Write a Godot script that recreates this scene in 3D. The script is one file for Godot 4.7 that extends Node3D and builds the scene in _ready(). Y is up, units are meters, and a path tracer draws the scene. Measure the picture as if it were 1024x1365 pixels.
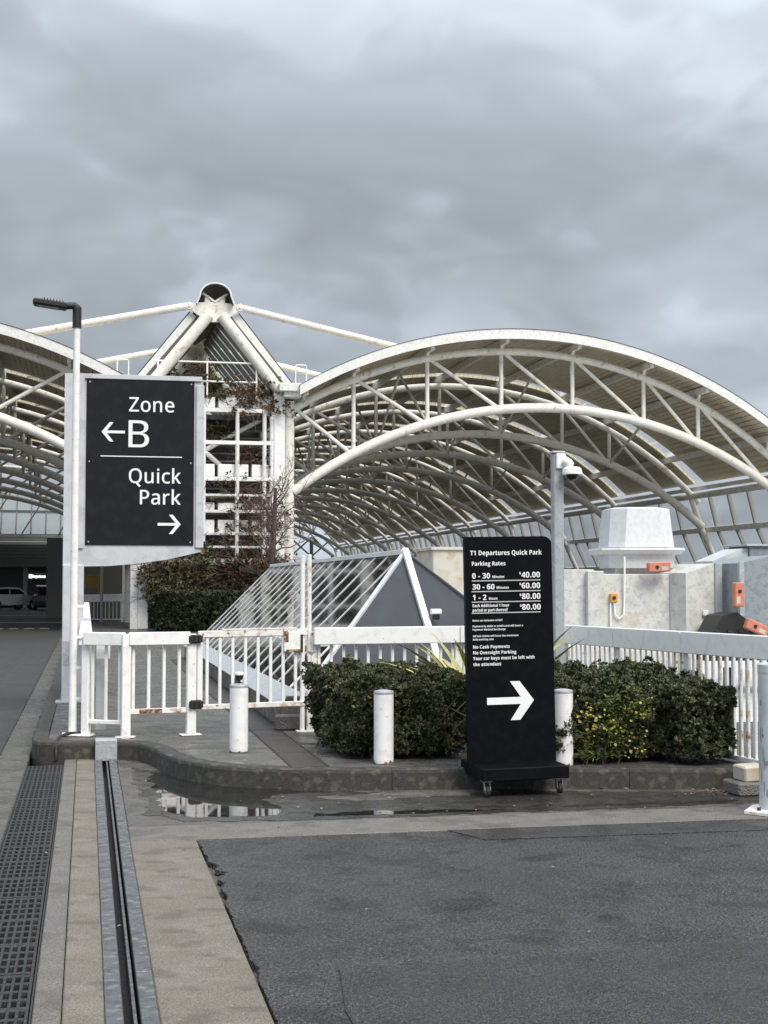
extends Node3D
# A parking forecourt in front of two vaulted canopies. x is to the right, s runs along the road away from the camera (z = -s).

var M := {}
var rng := RandomNumberGenerator.new()
var taken := {}
var cache := {}

func V(x: float, y: float, s: float) -> Vector3:
	return Vector3(x, y, -s)

# ---------------------------------------------------------------- mesh building
class MB:
	var v := PackedVector3Array()
	var n := PackedVector3Array()
	func tri(a: Vector3, b: Vector3, c: Vector3, na: Vector3, nb: Vector3, nc: Vector3) -> void:
		if (b - a).cross(c - a).dot(na + nb + nc) > 0.0:
			v.append_array(PackedVector3Array([a, c, b])); n.append_array(PackedVector3Array([na, nc, nb]))
		else:
			v.append_array(PackedVector3Array([a, b, c])); n.append_array(PackedVector3Array([na, nb, nc]))
	func quad(a: Vector3, b: Vector3, c: Vector3, d: Vector3, out: Vector3) -> void:
		var f := (b - a).cross(c - a)
		if f.length() < 1e-12: f = (c - a).cross(d - a)
		f = f.normalized()
		if f.dot(out) < 0.0: f = -f
		tri(a, b, c, f, f, f); tri(a, c, d, f, f, f)
	func box(c: Vector3, size: Vector3, b := 0.0, t := Basis()) -> void:
		var h := size / 2.0
		b = minf(b, minf(h.x, minf(h.y, h.z)) * 0.9)
		for ax in 3:
			var i := (ax + 1) % 3
			var j := (ax + 2) % 3
			for sg in [-1.0, 1.0]:
				var q := []
				for k in [[-1, -1], [1, -1], [1, 1], [-1, 1]]:
					var p := Vector3()
					p[ax] = sg * h[ax]; p[i] = k[0] * (h[i] - b); p[j] = k[1] * (h[j] - b)
					q.append(c + t * p)
				var o := Vector3(); o[ax] = sg
				quad(q[0], q[1], q[2], q[3], t * o)
		if b <= 0.0: return
		for ax in 3:
			var i := (ax + 1) % 3
			var j := (ax + 2) % 3
			for si in [-1.0, 1.0]:
				for sj in [-1.0, 1.0]:
					var q := []
					for k in [[-1, 0], [1, 0], [1, 1], [-1, 1]]:
						var p := Vector3()
						p[ax] = k[0] * (h[ax] - b)
						p[i] = si * (h[i] if k[1] == 0 else h[i] - b); p[j] = sj * (h[j] - b if k[1] == 0 else h[j])
						q.append(c + t * p)
					var o := Vector3(); o[i] = si; o[j] = sj
					quad(q[0], q[1], q[2], q[3], t * o)
		for sx in [-1.0, 1.0]:
			for sy in [-1.0, 1.0]:
				for sz in [-1.0, 1.0]:
					var o := t * Vector3(sx, sy, sz).normalized()
					tri(c + t * Vector3(sx * h.x, sy * (h.y - b), sz * (h.z - b)), c + t * Vector3(sx * (h.x - b), sy * h.y, sz * (h.z - b)), c + t * Vector3(sx * (h.x - b), sy * (h.y - b), sz * h.z), o, o, o)
	func bar(a: Vector3, b: Vector3, w: float, hgt: float, up := Vector3.UP, bev := 0.0) -> void:
		var z := (b - a).normalized()
		var x := up.cross(z)
		if x.length() < 1e-4: x = Vector3.RIGHT.cross(z)
		x = x.normalized()
		box((a + b) / 2.0, Vector3(w, hgt, (b - a).length()), bev, Basis(x, z.cross(x), z))
	func tube(pts: Array, r, seg := 10, caps := true) -> void:
		var rings := []
		var norms := []
		var up := Vector3.UP
		for i in pts.size():
			var d: Vector3 = (pts[mini(i + 1, pts.size() - 1)] - pts[maxi(i - 1, 0)]).normalized()
			if absf(d.dot(up)) > 0.95: up = Vector3(0.3, 0.1, 1).normalized()
			var a := d.cross(up).normalized()
			var bb := d.cross(a).normalized()
			up = -bb if (-bb).dot(up) > 0 else bb
			bb = -up
			a = up.cross(d).normalized() * -1.0
			var rr: float = r[i] if r is Array else r
			var ring := []
			var nn := []
			for k in seg:
				var an := TAU * k / seg
				var o := a * cos(an) + up * sin(an)
				ring.append(pts[i] + o * rr); nn.append(o)
			rings.append(ring); norms.append(nn)
		for i in pts.size() - 1:
			for k in seg:
				var k2 := (k + 1) % seg
				tri(rings[i][k], rings[i + 1][k], rings[i + 1][k2], norms[i][k], norms[i + 1][k], norms[i + 1][k2])
				tri(rings[i][k], rings[i + 1][k2], rings[i][k2], norms[i][k], norms[i + 1][k2], norms[i][k2])
		if caps:
			for e in [0, pts.size() - 1]:
				var o: Vector3 = (pts[0] - pts[1]).normalized() if e == 0 else (pts[e] - pts[e - 1]).normalized()
				for k in range(1, seg - 1):
					tri(rings[e][0], rings[e][k], rings[e][k + 1], o, o, o)
	func lathe(prof: Array, seg := 20, at := Vector3.ZERO) -> void:   # prof: [radius, y]
		for i in prof.size() - 1:
			var a: Array = prof[i]
			var b: Array = prof[i + 1]
			var nn := Vector2(b[1] - a[1], a[0] - b[0]).normalized()
			for k in seg:
				var c0 := Vector3(cos(TAU * k / seg), 0, sin(TAU * k / seg))
				var c1 := Vector3(cos(TAU * (k + 1) / seg), 0, sin(TAU * (k + 1) / seg))
				var n0 := c0 * nn.x + Vector3(0, nn.y, 0)
				var n1 := c1 * nn.x + Vector3(0, nn.y, 0)
				var p0: Vector3 = at + c0 * a[0] + Vector3(0, a[1], 0)
				var p1: Vector3 = at + c1 * a[0] + Vector3(0, a[1], 0)
				var p2: Vector3 = at + c1 * b[0] + Vector3(0, b[1], 0)
				var p3: Vector3 = at + c0 * b[0] + Vector3(0, b[1], 0)
				if a[0] > 0.0: tri(p0, p1, p2, n0, n1, n1)
				if b[0] > 0.0: tri(p0, p2, p3, n0, n1, n0)
	func extrude(poly: PackedVector2Array, d: float, t := Transform3D()) -> void:   # local xy polygon, from z = 0 to z = d
		var idx := Geometry2D.triangulate_polygon(poly)
		for zz in [0.0, d]:
			var o := t.basis * Vector3(0, 0, signf(d) * (-1.0 if zz == 0.0 else 1.0))
			for i in range(0, idx.size(), 3):
				var q := []
				for k in 3: q.append(t * Vector3(poly[idx[i + k]].x, poly[idx[i + k]].y, zz))
				tri(q[0], q[1], q[2], o, o, o)
		var ccw := not Geometry2D.is_polygon_clockwise(poly)
		for i in poly.size():
			var a := poly[i]
			var b := poly[(i + 1) % poly.size()]
			var o2 := Vector2(b.y - a.y, a.x - b.x) * (1.0 if ccw else -1.0)
			quad(t * Vector3(a.x, a.y, 0), t * Vector3(b.x, b.y, 0), t * Vector3(b.x, b.y, d), t * Vector3(a.x, a.y, d), t.basis * Vector3(o2.x, o2.y, 0))
	func sweep(path: Array, side: Array, prof: Array) -> void:   # prof points: x along side, y up; closed
		var c := Vector2.ZERO
		for p in prof: c += p
		c /= prof.size()
		for i in path.size() - 1:
			for k in prof.size():
				var p: Vector2 = prof[k]
				var q: Vector2 = prof[(k + 1) % prof.size()]
				var m := (p + q) / 2.0 - c
				quad(path[i] + side[i] * p.x + Vector3(0, p.y, 0), path[i + 1] + side[i + 1] * p.x + Vector3(0, p.y, 0), path[i + 1] + side[i + 1] * q.x + Vector3(0, q.y, 0), path[i] + side[i] * q.x + Vector3(0, q.y, 0), side[i] * m.x + Vector3(0, m.y, 0))
		for e in [0, path.size() - 1]:
			var o: Vector3 = (path[0] - path[1]) if e == 0 else (path[e] - path[e - 1])
			for k in range(1, prof.size() - 1):
				quad(path[e] + side[e] * prof[0].x + Vector3(0, prof[0].y, 0), path[e] + side[e] * prof[k].x + Vector3(0, prof[k].y, 0), path[e] + side[e] * prof[k + 1].x + Vector3(0, prof[k + 1].y, 0), path[e] + side[e] * prof[k + 1].x + Vector3(0, prof[k + 1].y, 0), o)
	func mesh() -> ArrayMesh:
		var a := []
		a.resize(Mesh.ARRAY_MAX)
		a[Mesh.ARRAY_VERTEX] = v
		a[Mesh.ARRAY_NORMAL] = n
		var m := ArrayMesh.new()
		m.add_surface_from_arrays(Mesh.PRIMITIVE_TRIANGLES, a)
		return m

func boxm(size: Vector3, b := 0.006) -> ArrayMesh:
	var key := "b%s_%s" % [size, b]
	if not cache.has(key):
		var m := MB.new(); m.box(Vector3.ZERO, size, b); cache[key] = m.mesh()
	return cache[key]

# ---------------------------------------------------------------- naming
func numbered(called: String) -> String:
	var k: int = taken.get(called, 0)
	taken[called] = k + 1
	return called if k == 0 else "%s_%03d" % [called, k]

func tag(o: Node3D, label: String, category: String, group := "") -> Node3D:
	o.set_meta("label", label); o.set_meta("category", category)
	if group: o.set_meta("group", group)
	return o

func thing(called: String, label: String, category: String, at := Vector3.ZERO, turn := 0.0, group := "") -> Node3D:
	var o := Node3D.new()
	o.name = numbered(called); add_child(o)
	o.position = at; o.rotation.y = turn
	return tag(o, label, category, group)

func part(parent: Node3D, called: String, mesh: Mesh, mat: Material, at := Vector3.ZERO, b := Basis()) -> MeshInstance3D:
	var o := MeshInstance3D.new()
	o.name = numbered(called) if parent == self else called
	o.mesh = mesh; o.material_override = mat
	o.transform = Transform3D(b, at)
	parent.add_child(o, true)
	return o

func pbox(parent: Node3D, called: String, mat: Material, at: Vector3, size: Vector3, b := 0.006, t := Basis()) -> MeshInstance3D:
	return part(parent, called, boxm(size, b), mat, at, t)

func ptube(parent: Node3D, called: String, mat: Material, pts: Array, r, seg := 10) -> MeshInstance3D:
	var m := MB.new(); m.tube(pts, r, seg)
	return part(parent, called, m.mesh(), mat)

func pbar(parent: Node3D, called: String, mat: Material, a: Vector3, b: Vector3, w: float, h: float, up := Vector3.UP, bev := 0.004) -> MeshInstance3D:
	var m := MB.new(); m.bar(a, b, w, h, up, bev)
	return part(parent, called, m.mesh(), mat)

func structure(called: String, mesh: Mesh, mat: Material, at := Vector3.ZERO) -> MeshInstance3D:
	var o := part(self, called, mesh, mat, at)
	o.set_meta("kind", "structure")
	return o

func slab(called: String, mat: Material, x0: float, x1: float, s0: float, s1: float, top: float, thick := 0.3, b := 0.006) -> MeshInstance3D:
	return structure(called, boxm(Vector3(x1 - x0, thick, s1 - s0), b), mat, V((x0 + x1) / 2, top - thick / 2, (s0 + s1) / 2))

func copies(parent: Node3D, called: String, mesh: Mesh, mat: Material, where: Array, tints: Array) -> MultiMeshInstance3D:
	var mm := MultiMesh.new()
	mm.transform_format = MultiMesh.TRANSFORM_3D
	mm.use_colors = true
	mm.mesh = mesh
	mm.instance_count = where.size()
	for i in where.size():
		mm.set_instance_transform(i, where[i])
		mm.set_instance_color(i, tints[i])
	var o := MultiMeshInstance3D.new()
	o.name = called; o.multimesh = mm; o.material_override = mat
	o.set_meta("kind", "stuff")
	parent.add_child(o, true)
	return o

# ---------------------------------------------------------------- materials
func noise(sd: int, freq: float, oct := 3, type := FastNoiseLite.TYPE_SIMPLEX_SMOOTH) -> FastNoiseLite:
	var f := FastNoiseLite.new()
	f.seed = sd; f.frequency = freq; f.noise_type = type
	f.fractal_type = FastNoiseLite.FRACTAL_FBM if oct > 1 else FastNoiseLite.FRACTAL_NONE
	f.fractal_octaves = oct
	return f

func layer_bytes(sz: int, sd: int, freq: float, oct: int, type: int) -> PackedByteArray:
	var im := noise(sd, freq, oct, type).get_seamless_image(sz, sz)
	im.convert(Image.FORMAT_L8)
	return im.get_data()

# layers: [seed, features across the tile, octaves, lo, hi, linear colour, strength, noise type]
func tex(sz: int, base: Color, layers: Array, gray := false) -> ImageTexture:
	var r := PackedFloat32Array(); var g := PackedFloat32Array(); var b := PackedFloat32Array()
	r.resize(sz * sz); g.resize(sz * sz); b.resize(sz * sz)
	r.fill(base.r); g.fill(base.g); b.fill(base.b)
	for l in layers:
		var d := layer_bytes(sz, l[0], float(l[1]) / sz, l[2], l[7] if l.size() > 7 else FastNoiseLite.TYPE_SIMPLEX_SMOOTH)
		var lut := PackedFloat32Array(); lut.resize(256)
		for i in 256: lut[i] = smoothstep(l[3], l[4], i / 255.0) * l[6]
		var c: Color = l[5]
		for i in sz * sz:
			var k := lut[d[i]]
			if k > 0.0:
				r[i] += (c.r - r[i]) * k; g[i] += (c.g - g[i]) * k; b[i] += (c.b - b[i]) * k
	var ct := PackedByteArray(); ct.resize(4097)
	for i in 4097:
		var x := i / 4096.0
		ct[i] = int(round(255.0 * (x if gray else (1.055 * pow(x, 1 / 2.4) - 0.055 if x > 0.0031308 else 12.92 * x))))
	var o := PackedByteArray(); o.resize(sz * sz * 3)
	for i in sz * sz:
		o[i * 3] = ct[int(clampf(r[i], 0, 1) * 4096)]; o[i * 3 + 1] = ct[int(clampf(g[i], 0, 1) * 4096)]; o[i * 3 + 2] = ct[int(clampf(b[i], 0, 1) * 4096)]
	return ImageTexture.create_from_image(Image.create_from_data(sz, sz, false, Image.FORMAT_RGB8, o))

func bump(sz: int, sd: int, across: float, oct: int, strength: float) -> ImageTexture:
	var im := noise(sd, across / sz, oct).get_seamless_image(sz, sz)
	im.convert(Image.FORMAT_L8)
	im.bump_map_to_normal_map(strength)
	im.convert(Image.FORMAT_RGB8)
	return ImageTexture.create_from_image(im)

func stripes(n: int) -> ImageTexture:
	var im := Image.create_empty(512, 4, false, Image.FORMAT_L8)
	for x in 512:
		var v := clampf(.5 + 1.4 * sin(TAU * n * x / 512.0), 0, 1)
		for y in 4: im.set_pixel(x, y, Color(v, v, v))
	im.bump_map_to_normal_map(6.0)
	im.convert(Image.FORMAT_RGB8)
	return ImageTexture.create_from_image(im)

func mat(called: String, lin: Color, rough := 0.6, metal := 0.0, t: Texture2D = null, tile := 1.0, nrm: Texture2D = null, nscale := 0.5, rt: Texture2D = null) -> StandardMaterial3D:
	var m := StandardMaterial3D.new()
	m.resource_name = called
	m.albedo_color = Color.WHITE if t else lin.linear_to_srgb()
	m.roughness = rough; m.metallic = metal
	if t: m.albedo_texture = t
	if nrm:
		m.normal_enabled = true; m.normal_texture = nrm; m.normal_scale = nscale
	if rt:
		m.roughness_texture = rt; m.roughness = 1.0
	if t or nrm or rt:
		m.uv1_triplanar = true; m.uv1_world_triplanar = true
		m.uv1_scale = Vector3.ONE / tile
		m.uv1_triplanar_sharpness = 6.0
	M[called] = m
	return m

func C(r: float, g: float, b: float) -> Color:
	return Color(r, g, b)

func materials() -> void:
	var CELL := FastNoiseLite.TYPE_CELLULAR
	var fine := bump(512, 3, 120, 2, 6.0)
	var grain := bump(512, 4, 230, 1, 8.0)
	var lumpy := bump(512, 5, 40, 4, 8.0)
	# ground
	mat("asphalt", C(.05, .05, .052), .6, 0, tex(2048, C(.078, .077, .075), [[11, 420, 1, .4, .8, C(.17, .168, .164), .95], [12, 380, 1, .55, .2, C(.014, .014, .014), .85], [13, 4, 6, .35, .85, C(.042, .042, .043), .8], [14, 3, 5, .45, .95, C(.105, .104, .1), .6], [15, 520, 1, .7, .85, C(.32, .31, .3), .85], [17, 60, 4, .5, .9, C(.03, .03, .03), .5], [19, 150, 2, .3, .6, C(.03, .03, .03), .55], [20, 170, 2, .55, .85, C(.2, .197, .192), .6], [18, 9, 5, .62, .8, C(.03, .03, .03), .6]]), 4.2, bump(1024, 6, 220, 2, 18.0), 1.0, tex(512, C(.7, .7, .7), [[16, 5, 5, .35, .75, C(.24, .24, .24), .9]], true))
	mat("asphalt_patch", C(.05, .05, .052), .6, 0, tex(1024, C(.055, .054, .053), [[21, 240, 1, .42, .8, C(.13, .13, .128), .95], [22, 200, 1, .55, .15, C(.012, .012, .012), .8], [23, 5, 5, .35, .9, C(.032, .032, .032), .7], [25, 80, 2, .35, .6, C(.02, .02, .02), .6], [26, 90, 2, .58, .85, C(.17, .168, .165), .6], [24, 300, 1, .7, .85, C(.3, .29, .28), .85]]), 2.3, M.asphalt.normal_texture, 1.0, M.asphalt.roughness_texture)
	mat("road", C(.04, .04, .04), .75, 0, tex(512, C(.05, .049, .048), [[31, 170, 1, .5, .8, C(.09, .09, .09), .7], [32, 4, 5, .35, .9, C(.036, .036, .036), .6]]), 3.0, grain, .6)
	mat("concrete_tan", C(.25, .2, .15), .85, 0, tex(1024, C(.2, .18, .15), [[41, 120, 4, .3, .8, C(.15, .13, .105), .85], [42, 7, 5, .35, .85, C(.155, .135, .108), .7], [43, 4, 5, .45, .9, C(.24, .222, .193), .7], [47, 85, 3, .3, .8, C(.14, .118, .09), .55], [48, 70, 3, .5, .95, C(.27, .242, .2), .55], [44, 200, 1, .66, .9, C(.36, .33, .28), .5], [45, 170, 1, .74, .86, C(.07, .06, .048), .6], [46, 5, 6, .58, .85, C(.1, .088, .072), .6]]), 1.7, fine, .6)
	mat("concrete_grey", C(.25, .24, .22), .8, 0, tex(1024, C(.18, .17, .15), [[51, 140, 4, .3, .85, C(.135, .127, .112), .8], [52, 7, 5, .35, .8, C(.135, .127, .112), .8], [53, 5, 6, .5, .85, C(.085, .08, .07), .7], [56, 90, 2, .4, .75, C(.1, .094, .083), .55], [54, 200, 1, .68, .9, C(.3, .285, .255), .5]]), 2.1, fine, .5, tex(512, C(.85, .85, .85), [[55, 5, 5, .5, .75, C(.35, .35, .35), .9]], true))
	mat("concrete_wet", C(.09, .085, .075), .45, 0, tex(1024, C(.11, .102, .09), [[61, 150, 3, .35, .8, C(.075, .07, .063), .8], [62, 5, 6, .35, .75, C(.06, .056, .05), .7], [63, 300, 1, .62, .8, C(.22, .21, .19), .5], [64, 4, 5, .55, .85, C(.125, .116, .1), .7]]), 1.9, fine, .5, tex(512, C(.7, .7, .7), [[65, 5, 5, .38, .62, C(.16, .16, .16), .95]], true))
	mat("kerb", C(.07, .065, .055), .7, 0, tex(512, C(.036, .034, .03), [[71, 20, 5, .4, .85, C(.018, .018, .016), .9], [72, 7, 5, .55, .85, C(.12, .11, .092), .75], [73, 12, 5, .6, .85, C(.045, .05, .02), .5], [74, 200, 1, .62, .8, C(.16, .15, .135), .5]]), .9, fine, .6)
	mat("pavement", C(.12, .115, .105), .6, 0, tex(1024, C(.1, .096, .088), [[81, 180, 3, .35, .85, C(.065, .062, .057), .7], [82, 5, 6, .35, .8, C(.055, .053, .05), .8], [83, 4, 5, .55, .9, C(.14, .133, .12), .6], [84, 300, 1, .66, .8, C(.24, .23, .21), .5]]), 2.3, fine, .45, tex(512, C(.65, .65, .65), [[85, 5, 5, .42, .68, C(.22, .22, .22), .9]], true))
	mat("pale_deck", C(.5, .5, .48), .7, 0, tex(512, C(.55, .55, .53), [[95, 6, 5, .35, .9, C(.42, .42, .4), .8], [96, 90, 3, .6, .9, C(.34, .34, .32), .5]]), 2.4)
	mat("trench_cover", C(.05, .043, .038), .5, .2, tex(512, C(.05, .043, .038), [[91, 12, 4, .5, .75, C(.09, .075, .06), .7], [92, 120, 2, .6, .8, C(.025, .022, .02), .7]]), .6, fine, .4)
	# steel and paint
	mat("white_paint", C(.8, .8, .79), .45, 0, tex(512, C(.86, .86, .85), [[101, 7, 5, .45, 1, C(.68, .67, .64), .6], [102, 60, 3, .7, .95, C(.55, .53, .48), .5], [103, 18, 5, .8, .92, C(.3, .17, .09), .6]]), 1.1, null)
	mat("rusty_paint", C(.8, .8, .79), .5, 0, tex(512, C(.82, .81, .78), [[111, 7, 5, .4, .95, C(.66, .62, .54), .8], [112, 6, 6, .6, .85, C(.5, .3, .17), .75], [113, 9, 6, .7, .82, C(.2, .08, .035), .9]]), 1.1, lumpy, .1)
	mat("rust", C(.25, .1, .04), .85, 0, tex(256, C(.2, .085, .04), [[121, 9, 5, .35, .8, C(.06, .025, .015), .9], [122, 6, 5, .5, .8, C(.55, .48, .4), .7]]), .3, lumpy, .4)
	mat("truss_paint", C(.6, .58, .53), .5, 0, tex(512, C(.78, .76, .7), [[131, 6, 5, .4, 1, C(.58, .56, .5), .7], [132, 50, 4, .66, .95, C(.42, .39, .32), .5], [133, 7, 6, .76, .92, C(.33, .25, .16), .6]]), 3.0, null)
	mat("fascia", C(.7, .7, .68), .5, 0, tex(512, C(.76, .76, .74), [[141, 7, 5, .4, .95, C(.58, .58, .55), .7], [142, 24, 5, .62, .85, C(.3, .29, .26), .6]]), 2.2, null)
	mat("galvanised", C(.5, .52, .54), .55, .15, tex(512, C(.4, .425, .45), [[151, 30, 2, .3, .8, C(.31, .335, .36), .7, CELL], [152, 5, 5, .4, .9, C(.5, .52, .53), .6], [153, 8, 5, .58, .85, C(.25, .26, .27), .6]]), .6, null)
	mat("galvanised_pale", C(.6, .62, .64), .55, .1, tex(512, C(.56, .58, .595), [[161, 6, 5, .35, .9, C(.45, .47, .49), .7], [162, 3, 4, .6, .68, C(.38, .4, .42), .4], [163, 50, 4, .5, .95, C(.64, .65, .66), .6]]), 1.1, null)
	mat("duct_metal", C(.5, .52, .52), .6, .05, tex(512, C(.6, .6, .575), [[171, 6, 6, .35, .9, C(.47, .475, .455), .8], [172, 16, 6, .58, .85, C(.33, .34, .33), .55], [173, 4, 5, .7, .9, C(.46, .36, .24), .5], [174, 130, 3, .68, .9, C(.3, .3, .29), .5]]), 1.4, null)
	mat("duct_blue", C(.25, .28, .31), .6, .2, tex(512, C(.27, .3, .33), [[181, 9, 5, .45, .75, C(.2, .225, .25), .8], [182, 30, 3, .6, .8, C(.34, .37, .39), .5]]), 1.2, null)
	mat("fan_cowl", C(.66, .67, .68), .6, 0, tex(512, C(.68, .69, .7), [[191, 8, 6, .35, .95, C(.56, .57, .58), .7], [192, 120, 3, .6, .95, C(.48, .49, .5), .4]]), .8, null)
	mat("dark_steel", C(.05, .05, .052), .6, .2, tex(256, C(.024, .024, .025), [[201, 12, 5, .35, .9, C(.075, .072, .068), .7], [202, 30, 3, .55, .9, C(.012, .012, .012), .6]]), .4, null)
	mat("track_steel", C(.2, .22, .24), .4, .35, tex(512, C(.125, .132, .14), [[211, 5, 6, .35, .75, C(.07, .076, .082), .8], [212, 9, 6, .58, .85, C(.3, .29, .26), .6], [213, 120, 3, .5, .9, C(.19, .198, .205), .6]]), .8, fine, .25, tex(256, C(.6, .6, .6), [[214, 4, 5, .4, .75, C(.15, .15, .15), .9]], true))
	mat("sign_dark", C(.016, .017, .02), .5, 0, tex(256, C(.011, .0125, .0155), [[221, 6, 4, .4, .9, C(.019, .0205, .024), .7]]), 1.5, null)
	M.sign_dark.metallic_specular = .3
	mat("totem_black", C(.006, .0065, .008), .5, 0, tex(512, C(.0045, .005, .0068), [[231, 8, 5, .4, .9, C(.007, .0075, .009), .7], [232, 90, 3, .78, .9, C(.03, .03, .03), .4]]), .9, null)
	M.totem_black.metallic_specular = .2
	mat("black", C(.015, .015, .016), .5)
	mat("rubber", C(.02, .02, .02), .8)
	mat("chrome", C(.55, .56, .58), .3, .9)
	mat("lettering", C(.86, .86, .86), .5)
	mat("line_grey", C(.5, .5, .5), .5)
	mat("salmon", C(.56, .19, .12), .6, 0, tex(256, C(.56, .2, .13), [[241, 5, 4, .5, .8, C(.46, .16, .1), .7]]), .5, null)
	mat("amber", C(.6, .3, .04), .5)
	mat("roof_tan", C(.2, .18, .13), .8, 0, tex(512, C(.68, .605, .455), [[251, 5, 5, .35, .9, C(.56, .495, .37), .8]]), 3.0, stripes(15), 1.0)
	mat("roof_top", C(.3, .3, .3), .6)
	mat("panel_dark", C(.075, .08, .088), .35, 0, tex(512, C(.042, .045, .052), [[261, 4, 5, .35, .9, C(.056, .06, .067), .8]]), 2.0, null)
	M.panel_dark.metallic_specular = .4
	mat("stained_wall", C(.5, .48, .42), .8, 0, tex(512, C(.52, .5, .44), [[271, 5, 6, .4, .85, C(.44, .41, .34), .8], [272, 4, 6, .6, .9, C(.42, .25, .1), .7]]), 2.2, null)
	mat("trench_shade", C(.02, .018, .016), .7)  # trench floor colour, near-black to paint in the shade seen through the grate holes
	mat("dark_wall", C(.16, .16, .155), .7)
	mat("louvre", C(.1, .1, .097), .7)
	mat("beam_grey", C(.3, .3, .28), .6)
	mat("white_line", C(.6, .6, .58), .7, 0, tex(256, C(.6, .6, .58), [[281, 10, 5, .5, .62, C(.1, .1, .1), .9]]), .8, null)
	var g := mat("glass", C(.6, .65, .66), .04)
	g.transparency = BaseMaterial3D.TRANSPARENCY_ALPHA; g.albedo_color = Color(.2, .22, .23, .1); g.metallic_specular = .38
	g = mat("wall_pane", C(.6, .65, .66), .12)
	g.transparency = BaseMaterial3D.TRANSPARENCY_ALPHA; g.albedo_color = Color(.78, .83, .8, .3)
	g = mat("terminal_pane", C(.3, .32, .31), .2)
	g.transparency = BaseMaterial3D.TRANSPARENCY_ALPHA; g.albedo_color = Color(.5, .52, .51, .6)
	g = mat("opal", C(.85, .86, .86), .2)
	g.transparency = BaseMaterial3D.TRANSPARENCY_ALPHA; g.albedo_color = Color(.93, .93, .93, .06)
	mat("damp", C(.04, .038, .034), .2, 0, tex(512, C(.045, .042, .038), [[301, 120, 3, .35, .85, C(.026, .025, .023), .8], [302, 6, 5, .4, .9, C(.062, .058, .05), .7]]), 1.4, fine, .25, tex(256, C(.34, .34, .34), [[303, 6, 5, .4, .65, C(.08, .08, .08), .95]], true))
	g = mat("water", C(.03, .03, .03), .02)
	g.transparency = BaseMaterial3D.TRANSPARENCY_ALPHA; g.albedo_color = Color(.1, .1, .09, .5)
	g = mat("sign_light", C(.9, .9, .9), .5)
	g.emission_enabled = true; g.emission = Color(1, 1, 1); g.emission_energy_multiplier = 1.2
	# plants
	for p in [["leaf", C(1, 1, 1), .62], ["bark", C(.09, .07, .06), .9], ["twig", C(.11, .055, .05), .9]]:
		g = mat(p[0], p[1], p[2])
	M.leaf.vertex_color_use_as_albedo = true
	M.leaf.backlight_enabled = true; M.leaf.backlight = Color(.3, .3, .3)
	M.twig.vertex_color_use_as_albedo = true; M.twig.albedo_color = Color.WHITE
	mat("twig_bark", C(.13, .085, .075), .9)
	mat("flax_a", C(.3, .3, .1), .45, 0, tex(256, C(.34, .33, .12), [[291, 5, 3, .5, .7, C(.16, .2, .06), .8]]), .3, null)
	mat("flax_b", C(.3, .3, .1), .45, 0, tex(256, C(.5, .46, .22), [[292, 5, 3, .5, .7, C(.3, .32, .1), .8]]), .3, null)
	for k in ["flax_a", "flax_b"]:
		M[k].backlight_enabled = true; M[k].backlight = Color(.25, .25, .15)
	# cars
	mat("car_white", C(.7, .7, .7), .25); M.car_white.clearcoat_enabled = true
	mat("car_dark", C(.012, .013, .018), .2); M.car_dark.clearcoat_enabled = true
	mat("car_glass", C(.01, .01, .012), .08)
	mat("car_red", C(.35, .02, .02), .25)
	mat("yellow_panel", C(.3, .2, .03), .6)

# ---------------------------------------------------------------- sky, camera
const SKY := 191
func sky_image() -> Image:
	var w := 2048
	var h := 1024
	var a := noise(SKY, 1.0, 6)
	var b := noise(SKY + 1, 1.0, 6)
	var im := Image.create_empty(w, h, false, Image.FORMAT_RGBF)
	var warp := noise(SKY + 4, 1.0, 4)
	for y in h:
		var el := PI * (0.5 - (y + 0.5) / h)
		if el < -0.04:
			continue
		var ce := cos(el)
		var se := sin(el)
		for x in w:
			var az := TAU * ((x + 0.5) / w - 0.5)
			var d := Vector3(sin(az) * ce, se, -cos(az) * ce)
			# overcast billows, flattening towards the horizon
			var k := 1.0 / (maxf(se, 0.0) + 0.34)
			var p := Vector3(d.x * k, se * 1.7, d.z * k)
			var wx := warp.get_noise_3d(p.x * 1.5, p.y * 1.5 + 4.0, p.z * 1.5) * 0.45
			var wy := warp.get_noise_3d(p.x * 1.5 + 9.0, p.y * 1.5, p.z * 1.5) * 0.35
			var n1 := a.get_noise_3d(p.x * .85 + wx, p.y * 1.3 + wy, p.z * .85)
			var n2 := b.get_noise_3d(p.x * 2.6 + wx * 2.0, p.y * 3.2 + wy * 2.0, p.z * 2.6)
			var cloud := n1 * 1.25 + n2 * 0.36
			cloud = cloud / (1.0 + absf(cloud) * .6) + .12 * smoothstep(.02, .2, n2 + n1 * .6) - .06
			var lum := 0.205 + 0.5 * pow(maxf(se, 0.0), 1.3) + 0.055 * smoothstep(0.2, 0.06, se)
			lum *= (1.0 + 0.6 * cloud) * .95
			var open := smoothstep(0.0, 0.35, cloud)
			var tint := Color(0.9, 1.0, 1.12).lerp(Color(0.895, 1.0, 1.14), clampf(smoothstep(0.2, 0.05, se) * 0.6 + open * 0.4, 0, 1))
			im.set_pixel(x, y, Color(lum * tint.r, lum * tint.g, lum * tint.b))
	var gnd := Color(.12, .12, .12)
	for y in h:
		if PI * (0.5 - (y + 0.5) / h) < -0.04:
			for x in w: im.set_pixel(x, y, gnd)
	return im

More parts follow.
